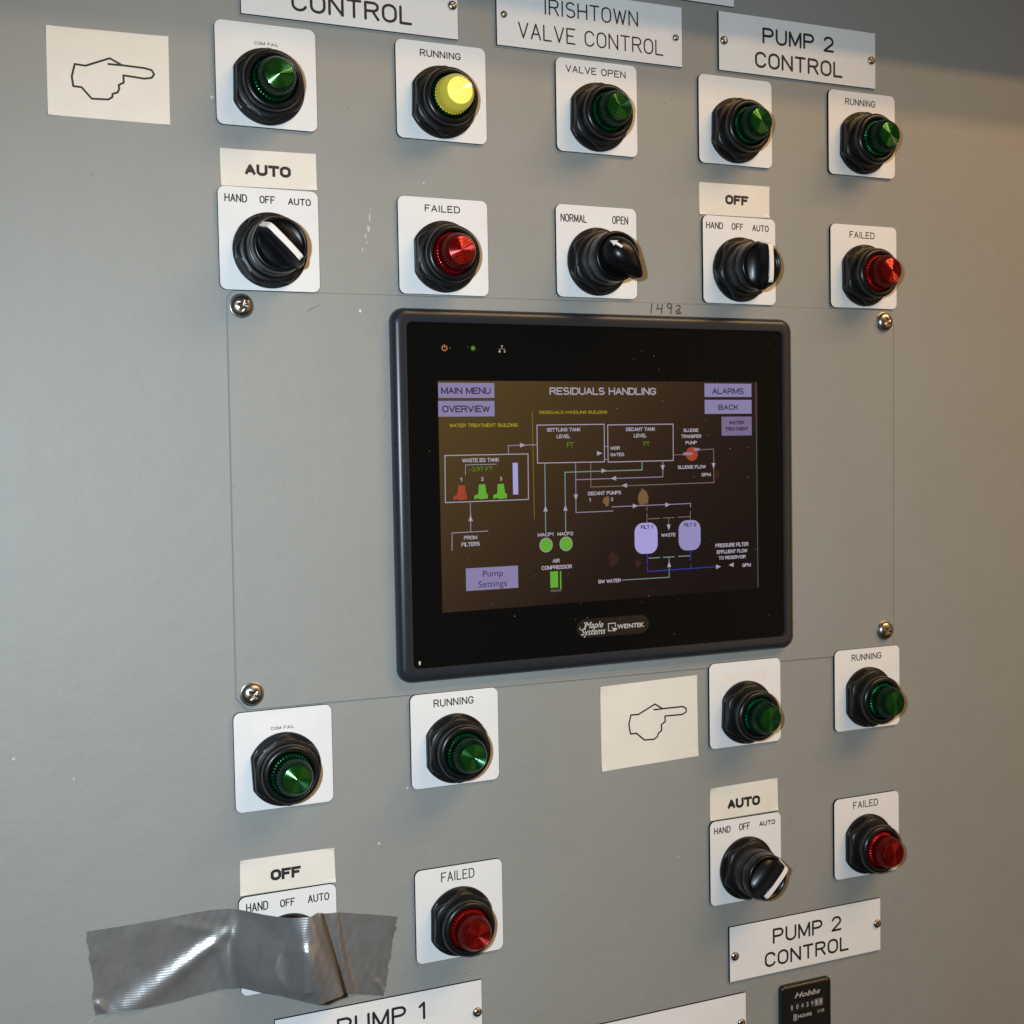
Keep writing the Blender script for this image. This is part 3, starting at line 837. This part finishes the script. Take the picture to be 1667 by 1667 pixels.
def make_light(kind):
    """kind: green, red or lit; built at the origin, d measured from the panel"""
    t = thing('pilot_light', 'x', 'indicator light')
    nut = make_nut(t, 0.0)
    lathe('bezel_ring', [(17.6, 9.6), (17.2, 11.2), (17.3, 13.5), (17.9, 15.6), (18.2, 17.6), (18.0, 19.0), (17.2, 20.2), (16.0, 20.8), (15.0, 20.8), (14.3, 20.2), (14.05, 19.2), (14.0, 14.4), (13.2, 14.4)],
          M['black_ring'], t, seg=96, sharp=60, cap=False)
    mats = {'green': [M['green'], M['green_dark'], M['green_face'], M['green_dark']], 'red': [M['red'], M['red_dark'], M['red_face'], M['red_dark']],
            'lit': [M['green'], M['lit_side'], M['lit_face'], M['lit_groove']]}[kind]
    prof = lens_profile()
    def rf(r, d, a, k):
        q = abs(((a * 36 / (2 * math.pi)) % 1.0) * 2 - 1)
        if 1 <= k <= 5: return r - 0.75 * q ** 1.5
        if 7 <= k <= 12: return r - 0.60 * q ** 1.5
        return r
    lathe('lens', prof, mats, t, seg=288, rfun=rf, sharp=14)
    return t

def blade(name, secs, m, parent, rot, loc=(0, 0, 0), smooth=40):
    """loft of cross-sections along s: each (s, [(t, d), ...])"""
    v = []; f = []
    n = len(secs[0][1])
    for s, pts in secs:
        for t_, d in pts:
            x = s * math.cos(rot) - t_ * math.sin(rot)
            z = s * math.sin(rot) + t_ * math.cos(rot)
            v.append(P(x, z, d))
    for k in range(len(secs) - 1):
        for i in range(n - 1):
            f.append((k * n + i, k * n + i + 1, (k + 1) * n + i + 1, (k + 1) * n + i))
    f.append(tuple(range(n))); f.append(tuple(reversed(range((len(secs) - 1) * n, len(secs) * n))))
    return new_obj(name, v, f, m, parent, loc, None, True, smooth)

def section(wb, wf, f, base=27.0):
    """scooped flank from the wide foot to the narrow front"""
    h = f - base
    r = [(wb, base), (wb * 0.62 + wf * 0.38, base + h * 0.12), (wb * 0.30 + wf * 0.70, base + h * 0.32), (wb * 0.08 + wf * 0.92, base + h * 0.62),
         (wf, f - 0.7), (wf - 0.45, f - 0.12), (wf - 0.9, f)]
    return r + [(-a, d) for a, d in reversed(r)]

def make_selector(kind, rot):
    """rot: direction of the pointer, radians from +x; kind: stripe or arrow"""
    t = thing('selector_switch', 'x', 'selector switch')
    make_nut(t, 0.35, 22.9)
    lathe('bushing', [(18.2, 9.6), (17.5, 10.6), (17.3, 13.0), (17.3, 18.6), (16.9, 19.8), (15.8, 20.2)], M['black_ring'], t, seg=96, sharp=40, cap=False)
    e = 0.0 if kind == 'stripe' else 2.5
    lathe('knob_skirt', [(15.9, 19.6), (16.5, 20.2), (16.7, 21.5), (16.6, 27.0 + e), (16.2, 28.6 + e), (15.3, 29.3 + e), (14.5, 29.1 + e), (13.9, 28.0 + e), (13.3, 27.3 + e)], M['gloss'], t, seg=96, sharp=60)
    if kind == 'stripe':
        ss = [(-17.6, 1.3, 1.0, 31.0), (-16.6, 3.2, 1.6, 33.5), (-14.6, 6.5, 2.2, 37.0), (-12.6, 8.6, 2.4, 39.2), (-9, 10.2, 2.5, 40.0), (-4, 11.6, 2.6, 40.3), (0, 12.0, 2.6, 40.3),
              (4, 11.6, 2.6, 40.2), (8, 10.2, 2.6, 39.9), (11.0, 8.0, 2.5, 39.4), (12.4, 6.8, 2.5, 38.6), (13.3, 5.8, 2.4, 37.0), (14.2, 4.8, 2.3, 33.5), (15.2, 3.6, 2.2, 30.0), (15.7, 2.8, 2.0, 28.0)]
        k = blade('knob_grip', [(s, section(wb, wf, f)) for s, wb, wf, f in ss], M['gloss'], t, rot)
        # white inlay that runs along the front and down the pointed end
        w = 1.75
        path = [(-13.4, 38.75), (-12.4, 39.6), (-9, 40.25), (-4, 40.55), (0, 40.55), (4, 40.45), (8, 40.15), (11.0, 39.7), (12.7, 38.9), (13.7, 37.3), (14.7, 33.7), (15.6, 30.4), (16.3, 28.2)]
        v = []; f = []
        for s, d in path:
            for tt in (-w, w):
                x = s * math.cos(rot) - tt * math.sin(rot); z = s * math.sin(rot) + tt * math.cos(rot)
                v.append(P(x, z, d))
        for s, d in path:
            k2 = 0.93
            for tt in (-w, w):
                ss_, dd = s * 0.955, d - 0.8
                x = ss_ * math.cos(rot) - tt * math.sin(rot); z = ss_ * math.sin(rot) + tt * math.cos(rot)
                v.append(P(x, z, dd))
        n = len(path)
        for i in range(n - 1):
            a, b_ = 2 * i, 2 * i + 2
            f += [(a, a + 1, b_ + 1, b_), (2 * n + a, 2 * n + b_, 2 * n + b_ + 1, 2 * n + a + 1), (a, b_, 2 * n + b_, 2 * n + a), (a + 1, 2 * n + a + 1, 2 * n + b_ + 1, b_ + 1)]
        f += [(0, 2 * n, 2 * n + 1, 1), (2 * n - 2, 2 * n - 1, 4 * n - 1, 4 * n - 2)]
        new_obj('pointer_stripe', v, f, M['stripe'], t)
    else:
        ss = [(-20.6, 0.8, 0.8, 35.5), (-20.0, 2.0, 1.6, 37.0), (-18.2, 3.2, 2.4, 39.0), (-15.5, 4.4, 3.2, 41.0), (-12.5, 6.4, 4.0, 42.6), (-8, 9.2, 5.2, 44.2), (-3, 11.2, 6.4, 45.0), (2, 11.8, 7.0, 44.9),
              (6, 10.8, 6.8, 43.8), (9, 9.0, 6.0, 42.0), (11.4, 7.0, 5.0, 39.2), (12.8, 5.0, 4.0, 36.0), (13.4, 3.4, 3.0, 33.0)]
        def dome(wb, wf, f_):
            b0 = 29.0; h = f_ - b0; r = []
            for i in range(9):
                q = i / 8 * math.pi / 2
                r.append((wb * math.cos(q) ** 0.8 if i < 8 else 0.05, b0 + h * math.sin(q)))
            return r + [(-a, d) for a, d in reversed(r)]
        blade('knob_grip', [(s, dome(wb, wf, f_)) for s, wb, wf, f_ in ss], M['gloss'], t, rot, smooth=60)
        # small white arrow on the sloping head of the knob
        ar = [(12.6, 0), (9.6, 2.3), (9.9, 0.9), (5.6, 0.9), (5.6, -0.9), (9.9, -0.9), (9.6, -2.3)]
        def dd(s): return 45.0 - 0.050 * max(0, s - 1) ** 2
        v = [P(s * math.cos(rot) - tt * math.sin(rot), s * math.sin(rot) + tt * math.cos(rot), dd(s) + 0.7) for s, tt in ar]
        v += [P(s * math.cos(rot) - tt * math.sin(rot), s * math.sin(rot) + tt * math.cos(rot), dd(s) - 1.2) for s, tt in ar]
        f = [(0, 1, 2, 5, 6), (2, 3, 4, 5)] + [(i, (i + 1) % 7, 7 + (i + 1) % 7, 7 + i) for i in range(7)]
        new_obj('arrow_mark', v, f, M['stripe'], t)
    return t

def copy_thing(src):
    r = src.copy(); C.objects.link(r)
    for ch in list(src.children):
        c2 = ch.copy(); C.objects.link(c2); c2.parent = r
    return r

PLATE = {}
def place(t, key, label, nutrot, group):
    x, z = PLATES[key][0]
    t.location = (x * MM, 0, (z - 6.6) * MM)
    t['label'] = label; t['group'] = group
    for ch in t.children:
        if ch.name.split('.')[0] == 'nut':
            ch.rotation_euler = (0, nutrot, 0)
    L = (-t.location.x, 0, -t.location.z)
    if 'm' not in PLATE:
        o = slab('legend_plate', rrect(-31, 31, -31, 31, 4.2), 0.05, 1.9, M['white'], M['core'])
        PLATE['m'] = o.data
        o.parent = t
    else:
        o = link('legend_plate', PLATE['m'], t)
    o.location = (0, 0, 6.6 * MM)
    for tx in PLATES[key][1]:
        s, x0, z1, x1, z0 = tx
        v = []; f = []
        h = z1 - z0
        w = 0.34 if s == 'COM FAIL' else (0.76 if key == 'P5' else 0.76)
        if s == 'COM FAIL': z1 = z0 + 2.0
        strokes_text(s, x0, z1, x1, z0, w, 1.93, v, f, 1.7)
        # letters ride on the plate, third level
        lo = flat_obj('lettering', v, f, M['ink'], o, (L[0], 0, L[2] - 6.6 * MM))
    return t

masters = {}
def light(kind, key, label, rot=0.0):
    if kind not in masters:
        t = masters[kind] = make_light(kind)
    else:
        t = copy_thing(masters_clean[kind])
    return t, key, label, rot

LIGHTS = [
 ('green', 'P1', 'dark green light under the small COM FAIL lettering at the top left', 0.02),
 ('lit', 'P2', 'glowing yellow light on the top RUNNING plate', 0.03),
 ('green', 'P3', 'dark green light on the VALVE OPEN plate', 0.03),
 ('red', 'P4', 'red light on the FAILED plate directly above the touchscreen left corner', 0.0),
 ('green', 'P7', 'dark green light on the unlettered plate below the top PUMP 2 CONTROL sign', 0.03),
 ('green', 'P8', 'dark green light on the RUNNING plate at the upper right', 0.04),
 ('red', 'P9', 'red light on the FAILED plate at the upper right above the cover screw', 0.0),
 ('green', 'P11', 'dark green light with COM FAIL lettering below the touchscreen at left', -0.05),
 ('green', 'P12', 'dark green light on the RUNNING plate below the lower left touchscreen corner', 0.0),
 ('red', 'P13', 'red light on the FAILED plate right of the duct tape', 0.02),
 ('green', 'P14', 'dark green light on the unlettered plate right of the lower pointing-hand card', 0.05),
 ('green', 'P15', 'dark green light on the RUNNING plate at the lower right under the cover screw', 0.0),
 ('red', 'P16', 'red light on the FAILED plate at the lower right', 0.0),
]
GROUP = {'green': 'green indicator lights', 'red': 'red indicator lights', 'lit': None}
pend = []
for kind, key, label, rot in LIGHTS:
    if kind not in masters:
        masters[kind] = make_light(kind)
        t = masters[kind]
    else:
        t = copy_thing(masters[kind])
    pend.append((t, key, label, rot, kind))
for t, key, label, rot, kind in pend:
    place(t, key, label, rot, GROUP[kind])
    if not GROUP[kind]:
        del t['group']

SW = [
 ('stripe', math.radians(135), 'P6', 'black switch with white pointer turned to HAND at the upper left', 0.50),
 ('arrow', math.radians(138), 'P5', 'all-black switch with small white arrow on the NORMAL OPEN plate', 0.0),
 ('stripe', math.radians(90), 'P10', 'black switch with white pointer straight up at OFF, upper right', 0.30),
 ('stripe', math.radians(45), 'P17', 'black switch with white pointer turned to AUTO at the lower right', 0.18),
 ('stripe', math.radians(90), 'P18', 'black switch mostly hidden under the silver duct tape', 0.40),
]
for kind, a, key, label, rot in SW:
    place(make_selector(kind, a), key, label, rot, 'black selector switches')

# faint old label ghosts above four of the lamps
def ghost(key, x0, x1, z0, z1, m):
    for o in C.objects:
        if o.parent is None and o.get('label') == [l for l in LIGHTS if l[1] == key][0][2]:
            pl = [c for c in o.children if c.name.startswith('legend_plate')][0]
            px, pz = PLATES[key][0]
            v = [P(x0 - px, z0 - pz, 1.92), P(x1 - px, z0 - pz, 1.92), P(x1 - px, z1 - pz, 1.92), P(x0 - px, z1 - pz, 1.92)]
            flat_obj('label_tape', v, [(0, 1, 2, 3)], m, pl)
M['ghost_white'] = mat('clear_label_tape', (0.80, 0.80, 0.79), 0.22)
M['ghost_cream'] = mat('label_residue', (0.77, 0.75, 0.72), 0.35)
ghost('P1', -328.0, -289.0, 247.6, 258.8, M['ghost_white'])
ghost('P11', -326.0, -285.5, -171.0, -160.0, M['ghost_white'])
ghost('P7', 14.5, 50.0, 246.5, 254.5, M['ghost_cream'])
ghost('P14', 19.0, 54.0, -170.5, -163.0, M['ghost_cream'])

# ------------------------------------------------------------------ the touchscreen
hmi = thing('touchscreen', 'black touchscreen terminal showing the RESIDUALS HANDLING flow diagram', 'touchscreen', (-0.078, 0, -0.027))
HL = (0.078, 0, 0.027)
def ringloft(name, rings, m, parent, loc, sharp=40):
    v = []; f = []
    n = len(rings[0])
    for r in rings:
        v += [P(*p) for p in r]
    for k in range(len(rings) - 1):
        for i in range(n):
            j = (i + 1) % n
            f.append((k * n + i, k * n + j, (k + 1) * n + j, (k + 1) * n + i))
    return new_obj(name, v, f, m, parent, loc, None, True, sharp)
X0, X1, Z0, Z1 = -231.4, 75.2, -147.6, 92.9
rings = []
for off, d, r in [(0, 0.85, 9), (0, 3.5, 9), (0.35, 5.4, 8.8), (1.3, 6.9, 8.2), (2.8, 7.9, 7.2), (4.5, 8.35, 6.0), (8.2, 8.45, 4.6), (9.0, 8.2, 4.0), (9.3, 7.6, 3.8), (9.4, 6.8, 3.8)]:
    rings.append([(x, z, d) for x, z in rrect(X0 + off, X1 - off, Z0 + off, Z1 - off, r, 10)])
ringloft('bezel', rings, M['bezel'], hmi, HL)
gl = rrect(X0 + 9.2, X1 - 9.2, Z0 + 9.2, Z1 - 9.2, 3.8, 8)
slab('screen_glass', gl, 5.0, 7.0, M['glass'], M['glass'], hmi, HL, 0.1)
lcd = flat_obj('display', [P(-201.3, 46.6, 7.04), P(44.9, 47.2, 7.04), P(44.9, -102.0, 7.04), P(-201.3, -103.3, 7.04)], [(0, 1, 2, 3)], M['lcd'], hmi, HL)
D1, D2, D3 = 7.08, 7.13, 7.18
def rect(name, x0, z1, x1, z0, m, d=D1, r=0, parent=lcd):
    pts = rrect(x0, x1, z0, z1, r, 6)
    return flat_obj(name, [P(x, z, d) for x, z in pts], [tuple(range(len(pts)))], m, parent)
for k, (x0, z1, x1, z0) in SCREEN_RECTS:
    rect('screen_button' if k == 'V' else 'level_bar' if k == 'V2' else 'compressor_symbol', x0, z1, x1, z0, M['eVd' if k == 'V' and x0 > 0 else 'e' + k], D1)
for (x0, z1, x1, z0) in TANKS:
    rect('filter_tank_symbol', x0, z1, x1, z0, M['eV2' if x0 < -40 else 'eV3'], D2, 6.5)
for k, w, pts in SCREEN_LINES:
    v = []; f = []
    q = 0.62 if k != 'S' else 0.8
    for (xa, za), (xb, zb_) in zip(pts, pts[1:]):
        dx, dz = xb - xa, zb_ - za
        Ln = math.hypot(dx, dz)
        ux, uz = dx / Ln, dz / Ln
        e = w * q / 2 if len(pts) > 2 else 0
        nx, nz = -uz * w * q / 2, ux * w * q / 2
        b_ = len(v); dd = D1 + 0.002 * (b_ // 4)
        v += [P(xa - ux * e + nx, za - uz * e + nz, dd), P(xb + ux * e + nx, zb_ + uz * e + nz, dd), P(xb + ux * e - nx, zb_ + uz * e - nz, dd), P(xa - ux * e - nx, za - uz * e - nz, dd)]
        f.append((b_, b_ + 1, b_ + 2, b_ + 3))
    flat_obj('diagram_line', v, f, M['e' + k], lcd)
for k, x, z in SCREEN_ARROWS:
    tri = {'R': [(-2.1, 1.6), (2.1, 0), (-2.1, -1.6)], 'L': [(2.1, 1.6), (-2.1, 0), (2.1, -1.6)], 'U': [(-1.6, -2.0), (0, 2.0), (1.6, -2.0)], 'D': [(-1.6, 2.0), (0, -2.0), (1.6, 2.0)]}[k]
    flat_obj('flow_arrow', [P(x + a, z + b_, D2) for a, b_ in tri], [(0, 1, 2)], M['eW'], lcd)
for i, (x, z) in enumerate(DOTS):
    def disc(r, d, m, name):
        flat_obj(name, [P(x + r * math.cos(2 * math.pi * q / 28), z + r * math.sin(2 * math.pi * q / 28), d) for q in range(28)], [tuple(range(28))], m, lcd)
    if i < 2:
        disc(4.9, D1, M['eW'], 'pump_disc_rim'); disc(4.5, D2, M['eG'], 'pump_disc')
    else:
        disc(4.9, D1 - 0.02, M['eO'], 'pump_disc')
for k, pts in PUMPS:
    flat_obj('pump_symbol', [P(x, z, D1) for x, z in pts], [tuple(range(len(pts)))], M['e' + k], lcd)
(xa, za), (xb, zb_) = DOTTED
v = []; f = []
for i in range(58):
    t_ = i / 58
    x, z = xa + (xb - xa) * t_, za + (zb_ - za) * t_
    b_ = len(v); v += [P(x - .25, z, D1), P(x + .25, z, D1), P(x + .25, z - .75, D1), P(x - .25, z - .75, D1)]
    f.append((b_, b_ + 1, b_ + 2, b_ + 3))
flat_obj('dotted_line', v, f, M['eY'], lcd)
for k, s, x0, z1, x1, z0 in SCREEN_TEXT:
    m = {'K': 'eK', 'B': 'eK', 'W': 'eW', 'Y': 'eY', 'G': 'eGt'}[k]
    bold = 0.0 if k in 'B' else (0.018 if z1 - z0 > 3.4 else 0.024)
    if s == '-3.97 FT' or s == 'FT': bold = 0.006
    if k == 'B' and not s.startswith('FILT'):
        printed(s, x0, z1, x1, z0, D3, M[m], lcd, bold=bold)
    else:
        sans(s, x0, z1, x1, z0, 0.13 if k == 'G' else 0.18 if z1 - z0 > 3.4 else 0.22, D3, M[m], lcd)
# dried smears on the glass
def smear(x, z, r, m, seed):
    rg = random.Random(seed); n = 26
    v = []
    for i in range(n):
        a = 2 * math.pi * i / n
        k = r * (1 + rg.uniform(-0.14, 0.12) + 0.12 * math.sin(3 * a + seed))
        v.append(P(x + 0.85 * k * math.cos(a), z + k * 1.1 * math.sin(a), D3 + 0.05))
    v.append(P(x, z, D3 + 0.05))
    flat_obj('dried_smear', v, [(i, (i + 1) % n, n) for i in range(n)], m, hmi, HL)
(s0, s1, s2, s3, s4) = STAINS
smear(s0[0], s0[1] + 0.8, 5.0, M['stain'], 3)
smear(s1[0] - 0.6, s1[1], 3.0, M['stain'], 5)
smear(s2[0], s2[1], 4.6, M['stain_faint'], 8)
smear(s3[0], s3[1], 2.9, M['stain_faint'], 12)
smear(s4[0], s4[1], 2.6, M['stain_faint'], 14)
sv = []; sf = []
rs = random.Random(4)
for _ in range(60):
    x, z = rs.uniform(-215, 60), rs.uniform(-130, 75)
    r = rs.choice([.18, .2, .25, .3])
    if rs.random() < 0.4 and x < -60: continue
    b_ = len(sv); sv += [P(x + r * math.cos(q * 1.047) * rs.uniform(.6, 1.3), z + r * math.sin(q * 1.047) * rs.uniform(.6, 1.3), D3 + 0.03) for q in range(6)]
    sf.append(tuple(range(b_, b_ + 6)))
tag(flat_obj('dust_specks', sv, sf, mat('dust', (0.30, 0.28, 0.24), 0.8), hmi, HL), kind='stuff')
blob('paint_fleck', -217.6, -134.6, 0.7, 1.2, 7.05, M['chip'], hmi).location = HL

# indicator icons on the black border
def icon(strokes, x, z, w, m, name='indicator_icon'):
    v = []; f = []
    for p in strokes:
        ribbon([(x + a, z + b_) for a, b_ in p], w, D1, v, f)
    flat_obj(name, v, f, m, hmi, HL)
icon([arc(0, 0, 1.7, 1.7, 125, 415, 14), [(0, 0.3), (0, 2.1)]], -196.2, 67.6, 0.6, M['eRed'], 'power_icon')
icon([[(1.6 * math.cos(a * math.pi / 4), 1.6 * math.sin(a * math.pi / 4)), (0.4 * math.cos(a * math.pi / 4), 0.4 * math.sin(a * math.pi / 4))] for a in range(8)], -176.3, 67.8, 0.30, M['eGreen'], 'status_icon')
icon([[(-2.2, 0), (2.2, 0)], [(0, 0), (0, 1.4)], [(-1.8, 0), (-1.8, -1.0)], [(1.8, 0), (1.8, -1.0)]], -155.8, 67.6, 0.30, M['print_dim'], 'network_icon')
for dx, dz in ((-1.8, -1.7), (1.8, -1.7), (0, 1.9)):
    rect('network_square', -155.8 + dx - .6, 67.6 + dz + .6, -155.8 + dx + .6, 67.6 + dz - .6, M['print' if dx < 0 else 'print_dim'], D2, 0, hmi).location = HL

# maker's badge under the screen
badge_pts = rrect(-104.0, -47.8, -127.4, -114.6, 6.2, 8)
M['badge'] = mat('badge_oval', (0.011, 0.009, 0.008), 0.3)
flat_obj('maker_badge', [P(x, z, D1) for x, z in badge_pts], [tuple(range(len(badge_pts)))], M['badge'], hmi, HL)
BL = HL
for s, a in (('Maple', (-98.0, -116.7, -83.6, -122.6)), ('Systems', (-100.8, -121.0, -82.0, -127.2))):
    printed(s, *a, D2, M['print'], hmi, bold=0.012, shear=0.35).location = BL
printed('WE!NTEK', -72.9, -119.9, -51.4, -123.1, D2, M['print'], hmi, bold=0.03).location = BL
v = []; f = []
ribbon([(-96.4, -117.2), (-98.4, -117.0), (-97.4, -118.3), (-98.2, -120.8), (-100.4, -122.0), (-102.0, -121.2), (-101.4, -119.8)], 0.42, D2, v, f)
ribbon([(-77.0, -123.9), (-79.7, -123.9), (-79.7, -118.9), (-74.3, -118.9), (-74.3, -121.4)], 0.62, D2, v, f)
b_ = len(v); v += [P(-77.4, -120.9, D2 + .03), P(-76.9, -121.1, D2 + .03), P(-76.1, -122.2, D2 + .03), P(-73.2, -122.3, D2 + .03), P(-72.9, -123.3, D2 + .03), P(-75.6, -124.8, D2 + .03)]
f.append(tuple(range(b_, b_ + 6)))
flat_obj('maker_logo', v, f, M['print'], hmi, BL)

# ------------------------------------------------------------------ the hour meter
mt = thing('hour_meter', 'small black hour meter below the bottom PUMP 2 CONTROL nameplate', 'meter', (0.0863, 0, -0.4222))
ML = (-0.0863, 0, 0.4222)
rings = []
for off, d, r in [(0, 0.0, 3), (0, 3.2, 3), (0.5, 4.0, 2.6), (1.5, 4.6, 2.0), (2.2, 4.6, 1.8), (2.7, 3.9, 1.4)]:
    rings.append([(x, z, d) for x, z in rrect(63.4 + off, 108.7 - off, -441.8 + off, -401.8 - off, r, 6)])
ringloft('case', rings, M['meter'], mt, ML)
pts = rrect(66.2, 105.9, -439.0, -404.6, 1.6, 4)
flat_obj('meter_face', [P(x, z, 3.9) for x, z in pts], [tuple(range(len(pts)))], M['meter'], mt, ML)
rect('counter_window', 71.0, -415.6, 101.6, -422.4, mat('counter_window', (0.02, 0.018, 0.018), 0.2), 3.95, 0.6, mt).location = ML
printed('Hobbs', 75.3, -408.3, 98.9, -412.3, 4.0, M['print'], mt, bold=0.01, shear=0.35).location = ML
for i, ch in enumerate('10439'):
    x = 72.2 + i * 4.55
    printed(ch, x, -417.2, x + (1.0 if ch == '1' else 1.9), -420.7, 4.0, M['print'], mt, bold=0.0).location = ML
for i, ch in enumerate('99'):
    x = 94.2 + i * 3.9
    rect('counter_wheel', x - .7, -416.2, x + 2.9, -421.8, M['wheel'], 3.98, 0.2, mt).location = ML
    printed(ch, x, -417.2, x + 2.0, -420.9, 4.03, M['print'], mt, bold=0.0).location = ML
printed('HOURS', 78.2, -425.4, 90.9, -427.9, 4.0, M['print'], mt, bold=0.02).location = ML
printed('1/10', 96.4, -424.8, 102.2, -427.4, 4.0, M['print'], mt, bold=0.0).location = ML
v = []; f = []
ribbon([(74.3, -424.6), (77.0, -424.6), (77.0, -429.0), (74.3, -429.0), (74.3, -424.6)], .4, 4.0, v, f)
ribbon([(75.0, -425.6), (76.3, -425.6), (75.0, -428.0), (76.3, -428.0), (75.0, -425.6)], .4, 4.0, v, f)
flat_obj('hourglass_mark', v, f, M['print'], mt, ML)

# ------------------------------------------------------------------ the strip of duct tape over the lower left switch
def catmull(p0, p1, p2, p3, t):
    return [0.5 * (2 * b + (c - a) * t + (2 * a - 5 * b + 4 * c - d) * t * t + (3 * b - a - 3 * c + d) * t ** 3) for a, b, c, d in zip(p0, p1, p2, p3)]
rows = []
ns = 10
NST = len(TAPE)
for k in range(NST - 1):
    q = [TAPE[max(0, k - 1)], TAPE[k], TAPE[k + 1], TAPE[min(NST - 1, k + 2)]]
    for i in range(ns):
        t_ = i / ns
        if k in (11,):   # the sharp drop behind the knob
            top = [a + (b - a) * t_ for a, b in zip(q[1][0], q[2][0])]; bot = [a + (b - a) * t_ for a, b in zip(q[1][1], q[2][1])]
        else:
            top = catmull(*[s[0] for s in q], t_); bot = catmull(*[s[1] for s in q], t_)
        rows.append((top, bot, k + t_))
rows.append((list(TAPE[-1][0]), list(TAPE[-1][1]), NST - 1))
NW = 44
def crease(x, z, a, b, amp, wid, skew=0.0, fade=0.25):
    ax, az = a; bx, bz = b
    L = math.hypot(bx - ax, bz - az)
    ux, uz = (bx - ax) / L, (bz - az) / L
    s = ((x - ax) * ux + (z - az) * uz) / L
    dist = -(x - ax) * uz + (z - az) * ux
    if s < -fade or s > 1 + fade: return 0
    e = 1.0 if 0 <= s <= 1 else max(0.0, 1 - (abs(s - 0.5) - 0.5) / fade)
    w = wid * (1 + skew * (s - 0.5))
    return amp * e * math.exp(-(dist / w) ** 2)
v = []; f = []; uvs = []
rt = random.Random(11)
ph = [rt.uniform(0, 6.28) for _ in range(6)]
arcl = 0
prev = None
for ri, (top, bot, kk) in enumerate(rows):
    mid = [(a + b) / 2 for a, b in zip(top, bot)]
    if prev: arcl += math.dist(mid, prev)
    prev = mid
    for j in range(NW + 1):
        w = j / NW
        x, z, d = [a + (b - a) * w for a, b in zip(top, bot)]
        if ri == 0: x += rt.uniform(-0.35, 0.35) + 0.5 * math.sin(w * 23 + ph[0]) * math.sin(w * 7) - 0.5 * math.sin(w * 9)
        if ri == len(rows) - 1: x += rt.uniform(-0.5, 0.5) + 0.7 * math.sin(w * 27 + ph[1]) * math.sin(w * 8)
        # sag between knob and panel edges, and creases pulled from the bulge
        d += crease(x, z, (-404, -329), (-354, -297), 2.6, 6.0, -0.7) + crease(x, z, (-372, -282), (-345, -292), 0.5, 3.0) + crease(x, z, (-398, -284), (-392, -312), 0.3, 2.5) + crease(x, z, (-330, -300), (-318, -324), 0.9, 2.2)
        d += crease(x, z, (-349, -300), (-343, -327), 1.6, 4.0)
        d += crease(x, z, (-421, -321), (-414, -329), 1.2, 2.2) + crease(x, z, (-249, -340), (-244, -350), 1.0, 1.6)
        if 5.2 < kk < 11:
            env = math.sin((kk - 5.2) / 5.8 * math.pi)
            d += env * (3.5 * math.sin(w * math.pi) + crease(x, z, (-322, -290), (-306, -326), -2.2, 4.2) + crease(x, z, (-303, -300), (-297, -330), 1.5, 3.0))
        if kk >= 12.2:
            d += crease(x, z, (-279, -292), (-268, -343), 1.3, 2.6) + crease(x, z, (-262, -295), (-258, -330), 0.7, 3.0) + crease(x, z, (-246, -305), (-250, -340), 0.35, 2.4)
        d += 0.10 * math.sin(x * 0.55 + z * 0.21 + ph[2]) + 0.07 * math.sin(x * 0.9 - z * 0.5 + ph[3])
        rr = math.hypot(x + 306.2, z + 308.5)
        sup = [d, 30.0 - 1.3 * max(0.0, rr - 15.5), 41.0 - 1.4 * max(0.0, abs(x + 306.2) - 1.5) - 1.8 * max(0.0, abs(z + 308.5) - 13.5)]
        if kk < 11.2:
            mxs = max(sup); d = mxs + 2.4 * math.log(sum(math.exp((s_ - mxs) / 2.4) for s_ in sup))
        d = max(d, 0.35)
        if 5 < kk < 13: d = max(d, 2.3)
        v.append(P(x, z, d)); uvs.append((arcl * 0.01, w * 50 * 0.01 * 1.0))
nr = len(rows)
nv = len(v)
v += [p + Vector((0, 0.00022, 0)) for p in v]
for i in range(nr - 1):
    for j in range(NW):
        a = i * (NW + 1) + j
        f.append((a, a + 1, a + NW + 2, a + NW + 1)); f.append((nv + a, nv + a + NW + 1, nv + a + NW + 2, nv + a + 1))
ring = [j for j in range(NW + 1)] + [i * (NW + 1) + NW for i in range(1, nr)] + [(nr - 1) * (NW + 1) + j for j in range(NW - 1, -1, -1)] + [i * (NW + 1) for i in range(nr - 2, 0, -1)]
for i, a in enumerate(ring):
    b_ = ring[(i + 1) % len(ring)]
    f.append((a, nv + a, nv + b_, b_))
tape = new_obj('duct_tape', v, f, M['tape'], None, (0, 0, 0), None, True, 60)
uvl = tape.data.uv_layers.new(name='UVMap')
for lp in tape.data.loops:
    uvl.data[lp.index].uv = uvs[lp.vertex_index % nv]
tag(tape, 'crumpled strip of silver duct tape stuck over the lower left switch', 'duct tape')
# a loose thread at the torn left end
v = []; f = []
ribbon([(-423.5, -329.0), (-426.5, -331.5), (-430.0, -333.2), (-433.5, -336.5)], 0.28, 0.5, v, f)
flat_obj('loose_thread', v, f, mat('thread', (0.5, 0.5, 0.5), 0.6), tape)
